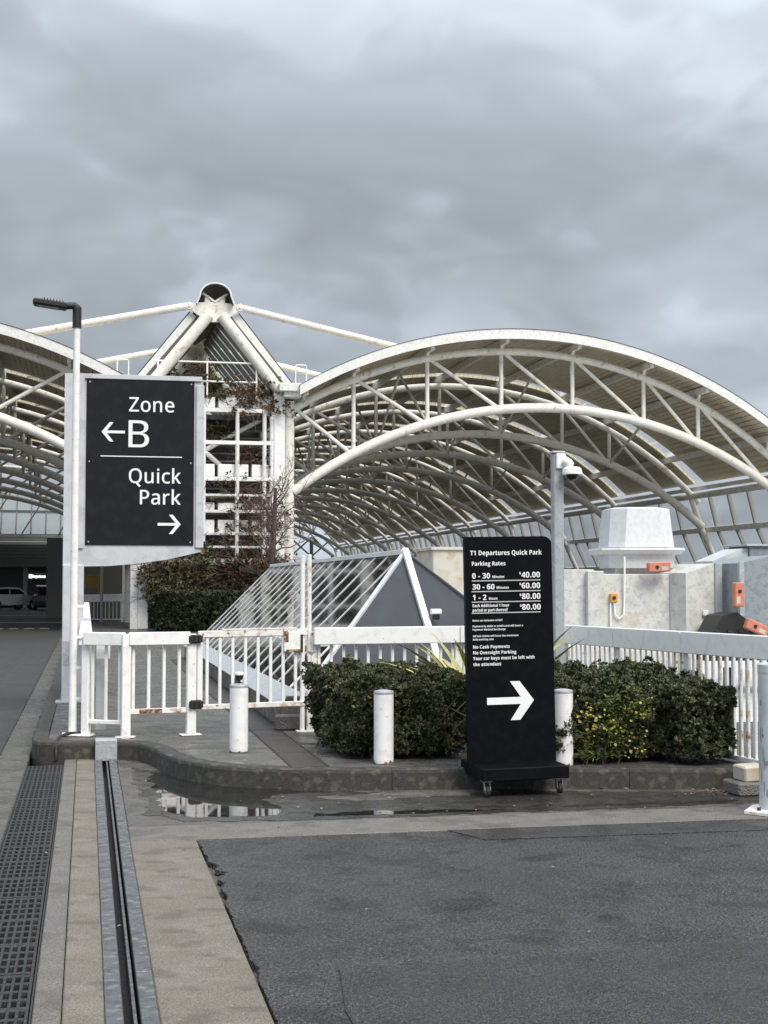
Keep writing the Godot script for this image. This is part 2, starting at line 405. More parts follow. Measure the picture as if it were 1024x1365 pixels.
func world() -> void:
	var cam := Camera3D.new()
	cam.name = "camera"
	cam.fov = 39.67
	cam.near = 0.05; cam.far = 4000.0
	add_child(cam)
	cam.position = Vector3(0, 1.62, 0)
	cam.rotation_degrees = Vector3(2.95, -11.8, 0)
	cam.current = true
	var e := Environment.new()
	e.background_mode = Environment.BG_SKY
	e.sky = Sky.new()
	var pm := PanoramaSkyMaterial.new()
	pm.panorama = ImageTexture.create_from_image(sky_image())
	e.sky.sky_material = pm
	e.tonemap_mode = Environment.TONE_MAPPER_LINEAR
	e.tonemap_exposure = 2.2
	e.sdfgi_enabled = true; e.ssao_enabled = true; e.ssil_enabled = true
	var we := WorldEnvironment.new()
	we.name = "world_environment"; we.environment = e
	add_child(we)
	var sun := DirectionalLight3D.new()
	sun.name = "sun"
	sun.light_energy = 0.5
	sun.light_angular_distance = 30.0
	sun.light_color = Color(1.0, .97, .925)
	sun.shadow_enabled = true
	add_child(sun)
	sun.rotation_degrees = Vector3(-50, 24, 0)

# ---------------------------------------------------------------- ground
func kerb_path() -> Array:
	var raw := [Vector2(-.5, 62), Vector2(-.5, 40), Vector2(-.5, 25), Vector2(-.5, 17), Vector2(-.5, 14.4), Vector2(-.46, 13.85), Vector2(-.3, 13.66), Vector2(.1, 13.6), Vector2(.42, 13.5), Vector2(.58, 13.1), Vector2(.72, 12.35), Vector2(.98, 11.75), Vector2(1.4, 11.4), Vector2(2.0, 11.17), Vector2(3.0, 11.05), Vector2(4.1, 10.82), Vector2(5.2, 10.56), Vector2(6.4, 10.3), Vector2(9, 9.75), Vector2(12, 9.1)]
	var c := Curve2D.new()
	for i in raw.size():
		var t: Vector2 = (raw[mini(i + 1, raw.size() - 1)] - raw[maxi(i - 1, 0)]).normalized()
		var lo: float = (raw[i] - raw[i - 1]).length() / 3.0 if i > 0 else 0.0
		var hi: float = (raw[i + 1] - raw[i]).length() / 3.0 if i < raw.size() - 1 else 0.0
		c.add_point(raw[i], -t * lo, t * hi)
	c.bake_interval = 0.05
	return [c, c.get_baked_length()]

func inset(c: Curve2D, at: float, d: float) -> Vector2:
	var p := c.sample_baked(at)
	var t := (c.sample_baked(at + 0.03) - c.sample_baked(at - 0.03)).normalized()
	return p + Vector2(-t.y, t.x) * d

func ground() -> void:
	structure("ground", boxm(Vector3(3000, .2, 3000), 0), M.pavement, Vector3(0, -5.1, 0))
	slab("road", M.road, -16, -.8, -30, 170, 0)
	slab("gutter", M.concrete_wet, -.797, -.513, -30, 170, 0, .3, .01)
	# concrete strips either side of the grate and the gate track
	slab("apron", M.concrete_grey, -.187, -.08, -6, 13.7, 0)
	slab("apron", M.concrete_tan, -.076, .083, -6, 9.68, 0)
	slab("apron", M.concrete_tan, -.076, .083, 9.69, 13.7, 0)
	slab("apron", M.concrete_tan, .284, .698, -6, 9.22, 0)
	slab("apron", M.concrete_grey, .284, 12, 9.224, 9.76, 0)
	slab("apron", M.concrete_wet, .284, 12, 9.775, 14, -.006)
	# asphalt lot, with two later patches laid on it
	slab("lot_base", M.concrete_wet, .7, 40, -30, 9.222, -.035, .2, 0)
	var lot := PackedVector2Array([Vector2(40, 9.205), Vector2(40, -30), Vector2(.704, -30), Vector2(.704, -2)])
	var wr := noise(55, 3.0, 4)
	var q0 := -2.0
	while q0 < 9.15:
		var bite := 0.0
		for bt in [[8.35, .055, .1], [8.1, .075, .12], [7.85, .05, .09], [7.55, .035, .12], [6.1, .03, .1], [8.62, .03, .06]]:
			bite += bt[1] * exp(-pow((q0 - bt[0]) / bt[2], 2.0))
		lot.append(Vector2(.706 + absf(wr.get_noise_2d(q0 * 2.0, 0)) * .022 + bite * (.75 + .9 * wr.get_noise_2d(q0 * 6.0, 9)), q0))
		q0 += .025
	var q1 := .75
	while q1 < 12.0:
		lot.append(Vector2(q1, 9.2 - absf(wr.get_noise_2d(q1 * 2.0, 30)) * .02))
		q1 += .05
	var lm := MB.new()
	lm.extrude(lot, .032, Transform3D(Basis(Vector3.RIGHT, Vector3.FORWARD, Vector3.UP), Vector3(0, -.034, 0)))
	structure("parking_lot", lm.mesh(), M.asphalt)
	var m := MB.new()
	m.extrude(PackedVector2Array([Vector2(2.35, 9.19), Vector2(2.5, 8.8), Vector2(6, 8.75), Vector2(14, 8.7), Vector2(14, 9.19)]), .01, Transform3D(Basis(Vector3.RIGHT, Vector3.FORWARD, Vector3.UP), Vector3(0, -.006, 0)))
	structure("asphalt_patch", m.mesh(), M.asphalt_patch)
	m = MB.new()
	m.extrude(PackedVector2Array([Vector2(1.06, 6.0), Vector2(2.0, 6.02), Vector2(3.4, 6.12), Vector2(8, 6.3), Vector2(8, -6), Vector2(.9, -6), Vector2(.98, 5.4)]), .01, Transform3D(Basis(Vector3.RIGHT, Vector3.FORWARD, Vector3.UP), Vector3(0, -.006, 0)))
	structure("asphalt_patch", m.mesh(), M.asphalt_patch)
	# broken edge of asphalt against the concrete
	var kc := kerb_path()
	var c: Curve2D = kc[0]
	var L: float = kc[1]
	# pavement of the island, in two pieces with a slot between them under the gate
	var poly := PackedVector2Array()
	var step := 0.12
	var q := 0.06
	var front := PackedVector2Array()
	while q < L - .05:
		var p := inset(c, q, .152)
		if p.y < 14.2: front.append(p)
		q += step if p.y < 20 else 2.0
	front.append(Vector2(12, 14.2)); front.append(Vector2(-.348, 14.2))
	m = MB.new()
	var flat := Transform3D(Basis(Vector3.RIGHT, Vector3.FORWARD, Vector3.UP), Vector3.ZERO)
	m.extrude(front, .456, flat.translated(Vector3(0, -.3, 0)))
	structure("pavement", m.mesh(), M.pavement)
	slab("pavement", M.pavement, -.348, 2.2, 14.225, 170, .155, .4, .004)
	slab("deck", M.pale_deck, 5.24, 60, 14.225, 44, .155, .4, .004)
	slab("pavement", M.pavement, 5.24, 60, 44.01, 170, .155, .4, .004)
	slab("pavement", M.pavement, 2.2, 5.24, 14.225, 14.75, .155, .4, 0)
	slab("pavement", M.pavement, 2.2, 5.24, 29, 170, .155, .4, 0)
	# kerb stones
	var kerb := Node3D.new()
	kerb.name = "kerb"; add_child(kerb); kerb.set_meta("kind", "structure")
	var kn := noise(88, 2.0, 3)
	var at := 0.0
	while at < L - .2:
		var near := c.sample_baked(at).y < 20.0
		var ln := minf((1.9 if near else 3.0), L - at)
		var path := []
		var side := []
		var k := maxi(2, int(ln / .09)) if near else 2
		for i in k + 1:
			var t := at + .002 + (ln - .004) * i / k
			var p := c.sample_baked(clampf(t, 0, L))
			var o := inset(c, clampf(t, .04, L - .04), 1.0) - c.sample_baked(clampf(t, .04, L - .04))
			path.append(V(p.x, kn.get_noise_2d(t * 2.0, 5) * .006, p.y) + V(o.x, 0, o.y) * kn.get_noise_2d(t * 3.0, 0) * .012); side.append(V(o.x, 0, o.y))
		m = MB.new()
		m.sweep(path, side, [Vector2(-.014, -.25), Vector2(-.004, .13), Vector2(.004, .15), Vector2(.018, .159), Vector2(.148, .162), Vector2(.148, -.25)])
		part(kerb, "kerb_stone", m.mesh(), M.kerb)
		at += ln
	# steel channel where the track meets the kerb
	var t := thing("checker_plate_cover", "small checker plate steel cover folded over kerb at end of gate track", "cover", V(.19, 0, 13.55))
	pbox(t, "front_plate", M.galvanised, V(0, .085, -.03), Vector3(.2, .19, .012), .004)
	pbox(t, "top_plate", M.galvanised, V(0, .178, .08), Vector3(.2, .012, .21), .004)
	for i in 5:
		for j in 5:
			pbox(t, "tread", M.galvanised, V(-.078 + j * .039, .02 + i * .034, -.0375), Vector3(.026, .006, .006), .001, Basis(Vector3.BACK, (.7 if (i + j) % 2 else -.7)))

func puddles() -> void:
	var nz := noise(9, 1.4, 4)
	for pd in [
		["damp_patch", M.damp, -.0038, [[.42, 12.9], [.4, 12.0], [.46, 11.0], [.42, 10.3], [.7, 9.95], [1.3, 9.85], [2.2, 9.84], [3.2, 9.86], [4.6, 9.9], [5.6, 9.92], [5.6, 10.35], [4.4, 10.6], [3.4, 10.85], [2.5, 10.7], [2.0, 10.6], [1.7, 10.9], [2.3, 11.0], [1.6, 11.3], [1.0, 11.75], [.7, 12.5]]],
		["puddle", M.water, -.0022, [[.56, 12.6], [.52, 11.9], [.58, 11.3], [.55, 10.8], [.58, 10.3], [.8, 10.08], [1.1, 10.04], [1.35, 10.1], [1.42, 10.4], [1.3, 10.8], [1.45, 11.05], [1.9, 11.1], [1.6, 11.3], [1.05, 11.75], [.74, 12.4]]],
		["puddle", M.water, -.0022, [[1.55, 9.96], [2.0, 9.92], [2.7, 9.94], [3.1, 9.97], [2.7, 10.05], [2.0, 10.1], [1.6, 10.06]]],
		["puddle", M.water, -.0022, [[3.4, 9.98], [4.4, 9.98], [5.1, 10.0], [5.0, 10.07], [3.5, 10.08]]]]:
		var src := PackedVector2Array()
		for e in pd[3]: src.append(Vector2(e[0], e[1]))
		var out := PackedVector2Array()
		for i in src.size():
			var a := src[i]
			var b := src[(i + 1) % src.size()]
			var n := maxi(2, int(a.distance_to(b) / .035))
			for k in n:
				var p := a.lerp(b, float(k) / n)
				out.append(p + Vector2(nz.get_noise_2d(p.x * 3, p.y * 3), nz.get_noise_2d(p.x * 3 + 40, p.y * 3)) * .07)
		var m := MB.new()
		var idx := Geometry2D.triangulate_polygon(out)
		for i in range(0, idx.size(), 3):
			m.tri(V(out[idx[i]].x, pd[2], out[idx[i]].y), V(out[idx[i + 1]].x, pd[2], out[idx[i + 1]].y), V(out[idx[i + 2]].x, pd[2], out[idx[i + 2]].y), Vector3.UP, Vector3.UP, Vector3.UP)
		structure(pd[0], m.mesh(), pd[1])

func grate_and_track() -> void:
	var t := thing("drain_grate", "long black slotted drain grate sunk between concrete strips", "drain grate", V(-.35, 0, 0))
	pbox(t, "trench_floor", M.trench_shade, V(0, -.34, 3.6), Vector3(.326, .04, 19.2), 0)
	for sd in [-1.0, 1.0]:
		pbox(t, "side_rail", M.dark_steel, V(sd * .157, -.17, 3.6), Vector3(.008, .34, 19.2), .002)
	var m := MB.new()
	var ln := .498
	for i in 9:
		m.box(V(-.142 + i * .0355, -.035, ln / 2), Vector3(.0135, .07, ln), .002)
	for i in 5:
		m.box(V(0, -.03, .018 + i * .1155), Vector3(.298, .055, .026), .002)
	var pm := m.mesh()
	for i in 36:
		part(t, "grate_panel", pm, M.dark_steel, V(0, (.002 if i % 3 else -.001), -4.8 + i * .5))
	t = thing("gate_track", "steel gate guide track with narrow slot set in concrete", "track", V(.183, 0, 0))
	var lens := [1.1, .8, 1.6, 1.2, 2.0, 1.4, 2.2, 1.7, 1.5, 1.3, 1.6, 1.9]
	for side in [-1.0, 1.0]:
		var at := -5.0 if side < 0 else -5.6
		var k := 0 if side < 0 else 4
		while at < 13.5:
			var l: float = minf(lens[k % lens.size()], 13.52 - at)
			pbox(t, "track_plate", M.track_steel, V(side * .066, -.006 + .002 * (k % 3), at + l / 2), Vector3(.066, .02, l - .006), .003)
			at += l; k += 1
		pbox(t, "slot_wall", M.dark_steel, V(side * .034, -.05, 4.2), Vector3(.006, .1, 18.6), .001)
	pbox(t, "slot_floor", M.dark_steel, V(0, -.11, 4.2), Vector3(.066, .02, 18.6), 0)
	pbox(t, "guide_rail", M.track_steel, V(.012, -.055, 4.2), Vector3(.014, .09, 18.6), .002)
	# covers of the service trench on the island
	t = thing("trench_cover", "dark brown steel trench covers set flush in pavement beside skylight", "trench cover", V(1.775, .155, 0))
	for i in 17:
		pbox(t, "cover_plate", M.trench_cover, V(0, .003, 11.9 + i * 1.0), Vector3(.28, .006, .985), .001)
	for sd in [-1.0, 1.0]:
		pbox(t, "edge_angle", M.dark_steel, V(sd * .15, .004, 19.9), Vector3(.012, .01, 17), .002)

func bollard(label: String, x: float, s: float, h: float, lamp: bool) -> void:
	var t := thing("bollard", label, "bollard", V(x, .16, s), 0, "white kerb bollards")
	var m := MB.new()
	m.lathe([[.079, 0], [.0815, .03], [.081, h * .5], [.0815, h - .02]], 24)
	part(t, "post", m.mesh(), M.white_paint)
	m = MB.new()
	m.lathe([[.0825, h - .02], [.083, h - .004], [.079, h + .006], [.03, h + .016], [0, h + .017]], 24)
	part(t, "cap", m.mesh(), M.galvanised)
	m = MB.new()
	var r := RandomNumberGenerator.new(); r.seed = int(x * 100)
	var up := []
	for k in 24: up.append(maxf(.004, r.randfn() * .016 + .014 * sin(k * .9 + x * 7)))
	for k in 24:
		var c0 := Vector3(cos(TAU * k / 24), 0, sin(TAU * k / 24)) * .0835
		var c1 := Vector3(cos(TAU * (k + 1) / 24), 0, sin(TAU * (k + 1) / 24)) * .0835
		m.quad(c0, c1, c1 + Vector3(0, up[(k + 1) % 24], 0), c0 + Vector3(0, up[k], 0), c0)
	part(t, "rust_ring", m.mesh(), M.rust)
	if lamp:
		m = MB.new(); m.lathe([[.012, h + .01], [.012, h + .05]], 12)
		part(t, "stem", m.mesh(), M.black)
		m = MB.new(); m.lathe([[0, h + .045], [.03, h + .048], [.04, h + .09]], 18)
		part(t, "fitting_cup", m.mesh(), M.black)
		m = MB.new(); m.lathe([[.043, h + .09], [.043, h + .108], [.03, h + .116], [0, h + .117]], 18)
		part(t, "fitting_lid", m.mesh(), M.white_paint)

# ---------------------------------------------------------------- fences and gate
# local frame: x along the run, y up, z towards the road user
func fence(called: String, label: String, a: Vector2, b: Vector2, base: float, top0: float, top1: float, o := {}) -> Node3D:
	var ln := a.distance_to(b)
	var t := thing(called, label, "fence", V(a.x, base, a.y), atan2(b.y - a.y, b.x - a.x), o.get("group", ""))
	var pm: Material = o.get("mat", M.white_paint)
	var bh: float = o.get("board", .125)
	var posts: Array = o.get("posts", [0.0, 1.0])
	var tilt := atan2(top1 - top0, ln)
	var tb := Basis(Vector3.BACK, tilt)
	var low: float = o.get("low", .1)
	var cuts: Array = o.get("cuts", [0.0, 1.0])
	for i in cuts.size() - 1:
		var f0: float = cuts[i]
		var f1: float = cuts[i + 1]
		pbox(t, "top_board", pm, Vector3((f0 + f1) / 2 * ln, lerpf(top0, top1, (f0 + f1) / 2) - base - bh / 2, o.get("fwd", .05)), Vector3((f1 - f0) * ln - .008, bh, o.get("board_w", .07)), .006, tb)
	pbox(t, "bottom_rail", o.get("rail_mat", pm), Vector3(ln / 2, low, 0), Vector3(ln - .02, .04, .04), .005)
	for f in posts:
		pbox(t, "post", pm, Vector3(f * ln, (lerpf(top0, top1, f) - base) / 2 - .02, 0), Vector3(.075, lerpf(top0, top1, f) - base - .04, .06), .006)
		pbox(t, "foot_plate", M.rusty_paint, Vector3(f * ln, .006, 0), Vector3(.15, .012, .13), .003)
	var n: int = o.get("pickets", int(ln / .115))
	var hh := minf(top0, top1) - base - bh + .05 - low
	var pk := boxm(Vector3(o.get("pw", .026), hh, .026), .004)
	for i in n:
		var x := ln * (i + .5) / n
		var skip := false
		for f in posts:
			if absf(x - f * ln) < .045: skip = true
		if not skip: part(t, "picket", pk, (M.rusty_paint if o.has("rust") and rng.randf() < o.rust else pm), Vector3(x, low + hh / 2, 0))
	return t

func knob(t: Node3D, p: Vector3) -> void:
	var m := MB.new()
	m.box(p, Vector3(.12, .085, .05), .012)
	for i in 3: m.tube([p + Vector3(-.045 + .045 * i, .03, .02), p + Vector3(-.045 + .045 * i, -.03, .02)], .026, 8)
	part(t, "hinge", m.mesh(), M.rubber)

func fences() -> void:
	var f := fence("fence", "short two picket fence panel beside the white lamp pole", Vector2(.0, 14.15), Vector2(.38, 13.95), .16, 1.165, 1.165, {"pickets": 3, "low": .14, "fwd": .045, "group": "white picket fences"})
	pbox(f, "back_board", M.white_paint, Vector3(.12, .82, -.12), Vector3(.14, .16, .03), .005)
	pbox(f, "back_post", M.galvanised_pale, Vector3(.1, .4, -.12), Vector3(.09, .7, .05), .005)
	f = fence("fence", "long white fence running back along the road from the lamp pole", Vector2(.02, 14.25), Vector2(.02, 39), .16, 1.16, 1.16, {"pickets": 210, "board": .13, "board_w": .13, "fwd": -.03, "posts": [0.0, .1, .2, .3, .4, .5, .6, .7, .8, .9, 1.0], "group": "white picket fences"})
	# gate, two leaves
	var g := thing("gate", "white gate leaf with wide top board and rusty bottom rail", "gate", V(.37, .16, 13.92), atan2(.11, .63), "white gate leaves")
	var ln := .64
	pbox(g, "top_board", M.white_paint, Vector3(ln / 2, .945, .05), Vector3(ln - .04, .125, .05), .006)
	pbox(g, "bottom_rail", M.rusty_paint, Vector3(ln / 2, .245, 0), Vector3(ln - .03, .05, .045), .005)
	pbox(g, "rust_patch", M.rust, Vector3(ln * .38, .247, .024), Vector3(.22, .04, .004), .001)
	for i in 4: pbox(g, "picket", M.white_paint, Vector3(.075 + i * .15, .6, 0), Vector3(.03, .7, .03), .004)
	pbox(g, "post", M.white_paint, Vector3(0, .49, .03), Vector3(.085, 1.0, .06), .006)
	pbox(g, "foot_plate", M.white_paint, Vector3(0, .006, 0), Vector3(.17, .012, .12), .003)
	pbox(g, "post", M.white_paint, Vector3(ln, .5, .02), Vector3(.09, .97, .07), .006)
	pbox(g, "post", M.white_paint, Vector3(ln + .085, .64, .01), Vector3(.055, .68, .05), .006)
	pbox(g, "foot_plate", M.white_paint, Vector3(ln, .006, 0), Vector3(.2, .012, .13), .003)
	knob(g, Vector3(ln + .03, .935, .05)); knob(g, Vector3(ln + .04, .3, .05))
	g = thing("gate", "rust stained white gate leaf with seven pickets and broken latch box", "gate", V(1.02, .16, 14.02), atan2(.1, 1.1), "white gate leaves")
	ln = 1.1
	pbox(g, "top_rail", M.rusty_paint, Vector3(ln / 2 + .05, .985, 0), Vector3(ln, .065, .05), .005, Basis(Vector3.BACK, .012))
	pbox(g, "top_strap", M.rusty_paint, Vector3(ln * .6, 1.026, 0), Vector3(.75, .014, .055), .003, Basis(Vector3.BACK, .012))
	pbox(g, "bottom_rail", M.rusty_paint, Vector3(ln / 2 + .05, .275, 0), Vector3(ln - .05, .05, .045), .005, Basis(Vector3.BACK, .012))
	for i in 8: pbox(g, "picket", M.white_paint, Vector3(.14 + i * .127, .62, 0), Vector3(.03, .68, .03), .004)
	pbox(g, "latch_box", M.white_paint, Vector3(ln - .1, .9, .03), Vector3(.19, .2, .03), .005)
	pbox(g, "latch_rust", M.rust, Vector3(ln - .175, .95, .046), Vector3(.045, .11, .006), .002)
	pbox(g, "latch_rust", M.rust, Vector3(ln - .1, .808, .046), Vector3(.15, .028, .006), .002)
	pbox(g, "latch_bolt", M.dark_steel, Vector3(ln - .018, .88, .04), Vector3(.025, .18, .03), .004)
	g = thing("gate_post", "pair of tall slim white posts at the rusty gate latch", "post", V(2.13, .155, 14.13))
	for k in [[-.012, 1.75], [.055, 1.76]]:
		var m := MB.new(); m.tube([Vector3(k[0], 0, 0), Vector3(k[0], k[1], 0)], .024, 12)
		part(g, "tube", m.mesh(), M.rusty_paint if k[0] > 0 else M.white_paint)
		m = MB.new(); m.lathe([[.026, k[1]], [.024, k[1] + .012], [0, k[1] + .014]], 12, Vector3(k[0], 0, 0))
		part(g, "cap", m.mesh(), M.white_paint)
	pbox(g, "post", M.rusty_paint, Vector3(.1, .5, 0), Vector3(.06, 1.0, .06), .005)
	pbox(g, "foot_plate", M.rusty_paint, Vector3(.04, .008, 0), Vector3(.22, .016, .15), .003)
	# run behind the hedges, then the run on the right
	f = fence("fence", "white picket fence with deep top board in front of dark skylight end", Vector2(2.22, 14.12), Vector2(4.86, 14.12), .16, 1.195, 1.21, {"board": .17, "pickets": 21, "posts": [.57, 1.0], "cuts": [0.0, .57, 1.0], "low": .2, "pw": .03, "group": "white picket fences"})
	f = fence("fence", "grey weathered picket fence in front of the ventilation ducts", Vector2(4.88, 14.1), Vector2(5.34, 10.2), .2, 1.21, 1.22, {"board": .19, "board_w": .06, "pickets": 38, "posts": [0.0, .3, .62, .97], "cuts": [0.0, .3, .62, 1.0], "low": .0, "pw": .034, "fwd": .05, "rust": .5, "group": "white picket fences"})
	pbox(f, "plinth", M.kerb, Vector3(2.0, -.075, 0), Vector3(3.9, .07, .12), .01)

# ---------------------------------------------------------------- signs and poles
func text(parent: Node3D, s: String, x0: float, x1: float, base: float, cap: float, z: float, m: Material, bold := true, called := "lettering") -> void:
	var tm := TextMesh.new()
	var f := SystemFont.new()
	f.font_names = PackedStringArray(["Droid Sans"])
	if bold: f.font_weight = 700
	var fv := FontVariation.new()
	fv.base_font = f
	fv.variation_embolden = 0.0 if bold or s == "B" else .22
	tm.font = fv
	tm.text = s
	tm.font_size = 100; tm.pixel_size = .01; tm.depth = .2; tm.curve_step = 2.0 if cap < .05 else .5
	tm.horizontal_alignment = HORIZONTAL_ALIGNMENT_LEFT
	tm.vertical_alignment = VERTICAL_ALIGNMENT_BOTTOM
	var bb := tm.get_aabb()
	var ref := TextMesh.new()
	ref.font = f; ref.text = "H" + s + "H"; ref.font_size = 100; ref.pixel_size = .01; ref.depth = .01; ref.curve_step = 8.0
	ref.horizontal_alignment = HORIZONTAL_ALIGNMENT_LEFT; ref.vertical_alignment = VERTICAL_ALIGNMENT_BOTTOM
	var hb := TextMesh.new()
	hb.font = f; hb.text = "H"; hb.font_size = 100; hb.pixel_size = .01; hb.depth = .01
	hb.horizontal_alignment = HORIZONTAL_ALIGNMENT_LEFT; hb.vertical_alignment = VERTICAL_ALIGNMENT_BOTTOM
	var h0 := hb.get_aabb()
	var sx := (x1 - x0) / bb.size.x
	var sy := cap / h0.size.y
	part(parent, called, tm, m, Vector3(x0 - bb.position.x * sx, base - h0.position.y * sy, z), Basis.from_scale(Vector3(sx, sy, .012)))

func arrow(parent: Node3D, c: Vector3, w: float, h: float, th: float, dir: float, m: Material) -> void:
	var p := PackedVector2Array()
	var k := th * .5
	var d := th * .72
	# tip at +x, then mirrored by dir
	for q in [[-w / 2, k], [w / 2 - d - th * .75 - k, k], [w / 2 - h / 2 - th * .05 - d, h / 2], [w / 2 - h / 2 + d * .92, h / 2], [w / 2, 0], [w / 2 - h / 2 + d * .92, -h / 2], [w / 2 - h / 2 - th * .05 - d, -h / 2], [w / 2 - d - th * .75 - k, -k], [-w / 2, -k]]:
		p.append(Vector2(q[0] * dir, q[1]))
	var b := MB.new()
	b.extrude(p, .003, Transform3D(Basis(), c))
	part(parent, "arrow", b.mesh(), m)

func zone_sign() -> void:
	var t := thing("zone_sign", "large dark direction sign for zone B on galvanised box frame", "sign", V(-.3, .155, 18.2))
	pbox(t, "column", M.galvanised_pale, Vector3(.13, .86, -.06), Vector3(.26, 1.72, .2), .01)
	pbox(t, "number_plate", M.galvanised, Vector3(.065, .62, .042), Vector3(.1, .3, .004), .001)
	pbox(t, "foot_plate", M.galvanised, Vector3(.13, .012, -.06), Vector3(.4, .024, .34), .004)
	var b := MB.new()
	b.extrude(PackedVector2Array([Vector2(0, 1.7), Vector2(.55, 1.705), Vector2(.9, 1.735), Vector2(1.3, 1.79), Vector2(1.72, 1.89), Vector2(1.72, 4.13), Vector2(0, 4.13)]), -.22, Transform3D(Basis(), Vector3(0, 0, .0)))
	part(t, "box_frame", b.mesh(), M.galvanised_pale)
	# raised frame round the dark panel
	for k in [[.16, 3.0, .11, 2.15], [1.665, 2.98, .1, 2.08]]:
		pbox(t, "frame_bar", M.galvanised_pale, Vector3(k[0] + .03, k[1], .014), Vector3(k[2], k[3], .028), .004)
	pbox(t, "frame_bar", M.galvanised_pale, Vector3(.93, 4.1, .014), Vector3(1.57, .06, .028), .004)
	pbox(t, "panel", M.sign_dark, Vector3(.945, 3.02, .008), Vector3(1.35, 2.1, .016), .003)
	for k in [[.31, 4.03], [1.58, 4.03], [.31, 2.01], [1.58, 2.01], [.31, 3.02], [1.58, 3.02]]:
		var m := MB.new(); m.tube([Vector3(k[0], k[1], .012), Vector3(k[0], k[1], .0195)], .011, 8)
		part(t, "rivet", m.mesh(), M.galvanised)
	pbox(t, "side_flange", M.galvanised, Vector3(1.728, 3.0, -.11), Vector3(.012, 2.2, .2), .002)
	var z := .0165
	var X := func(px: float) -> float: return 18.2 * tan(atan((px - 512.0) / 1892.0) + deg_to_rad(11.8)) + .3
	var Y := func(py: float) -> float: return 1.62 + (782.0 - py) * .00946 - .155
	text(t, "Zone", X.call(170.5), X.call(231.0), Y.call(549.5), .18, z, M.lettering, false)
	text(t, "B", X.call(170.0), X.call(197.5), Y.call(597.5), .345, z, M.lettering, false)
	arrow(t, Vector3((X.call(134.0) + X.call(165.0)) / 2, Y.call(577.5), z), .29, .245, .034, -1.0, M.lettering)
	pbox(t, "divider", M.lettering, Vector3((X.call(133.0) + X.call(241.5)) / 2, Y.call(610.0), z + .001), Vector3(1.02, .012, .003), 0)
	text(t, "Quick", X.call(171.0), X.call(240.5), Y.call(645.5), .18, z, M.lettering, false)
	text(t, "Park", X.call(186.0), X.call(240.5), Y.call(674.0), .18, z, M.lettering, false)
	arrow(t, Vector3((X.call(210.0) + X.call(240.5)) / 2, Y.call(700.5), z), .29, .245, .034, 1.0, M.lettering)

func lamp_pole() -> void:
	var t := thing("lamp_pole", "slim white lamp pole with flat black luminaire in front of zone sign", "lamp pole", V(-.125, .16, 14.25))
	var m := MB.new()
	m.lathe([[.04, 0], [.038, .3], [.033, 4.08]], 20)
	part(t, "pole", m.mesh(), M.white_paint)
	m = MB.new(); m.lathe([[.044, 4.0], [.044, 4.2], [.038, 4.21], [0, 4.22]], 16)
	part(t, "collar", m.mesh(), M.black)
	m = MB.new(); m.tube([Vector3(.0, 4.15, 0), Vector3(.0, 4.205, 0), Vector3(-.02, 4.22, 0), Vector3(-.1, 4.215, 0)], .036, 12)
	part(t, "arm", m.mesh(), M.black)
	var b := Basis(Vector3.BACK, -.12)
	var h := part(t, "luminaire", boxm(Vector3(.33, .06, .17), .015), M.black, Vector3(-.26, 4.225, 0), b)
	for i in 7: pbox(h, "fin", M.black, Vector3(-.06 + i * .03, .036, 0), Vector3(.008, .02, .15), .002)
	pbox(h, "lens", M.galvanised, Vector3(-.02, -.032, 0), Vector3(.22, .006, .12), .002)
	pbox(t, "foot_plate", M.white_paint, Vector3(0, .01, 0), Vector3(.2, .02, .2), .004)
	for k in 4:
		pbox(t, "clip", M.white_paint, Vector3(.06, .35 + .3 * k, .0), Vector3(.08, .03, .03), .004)
	m = MB.new(); m.tube([Vector3(.1, .02, .05), Vector3(-.04, .03, .1), Vector3(-.12, .02, .32), Vector3(-.14, -.005, .56), Vector3(-.14, -.05, .61), Vector3(-.14, -.16, .62)], .016, 8)
	part(t, "conduit", m.mesh(), M.dark_steel)

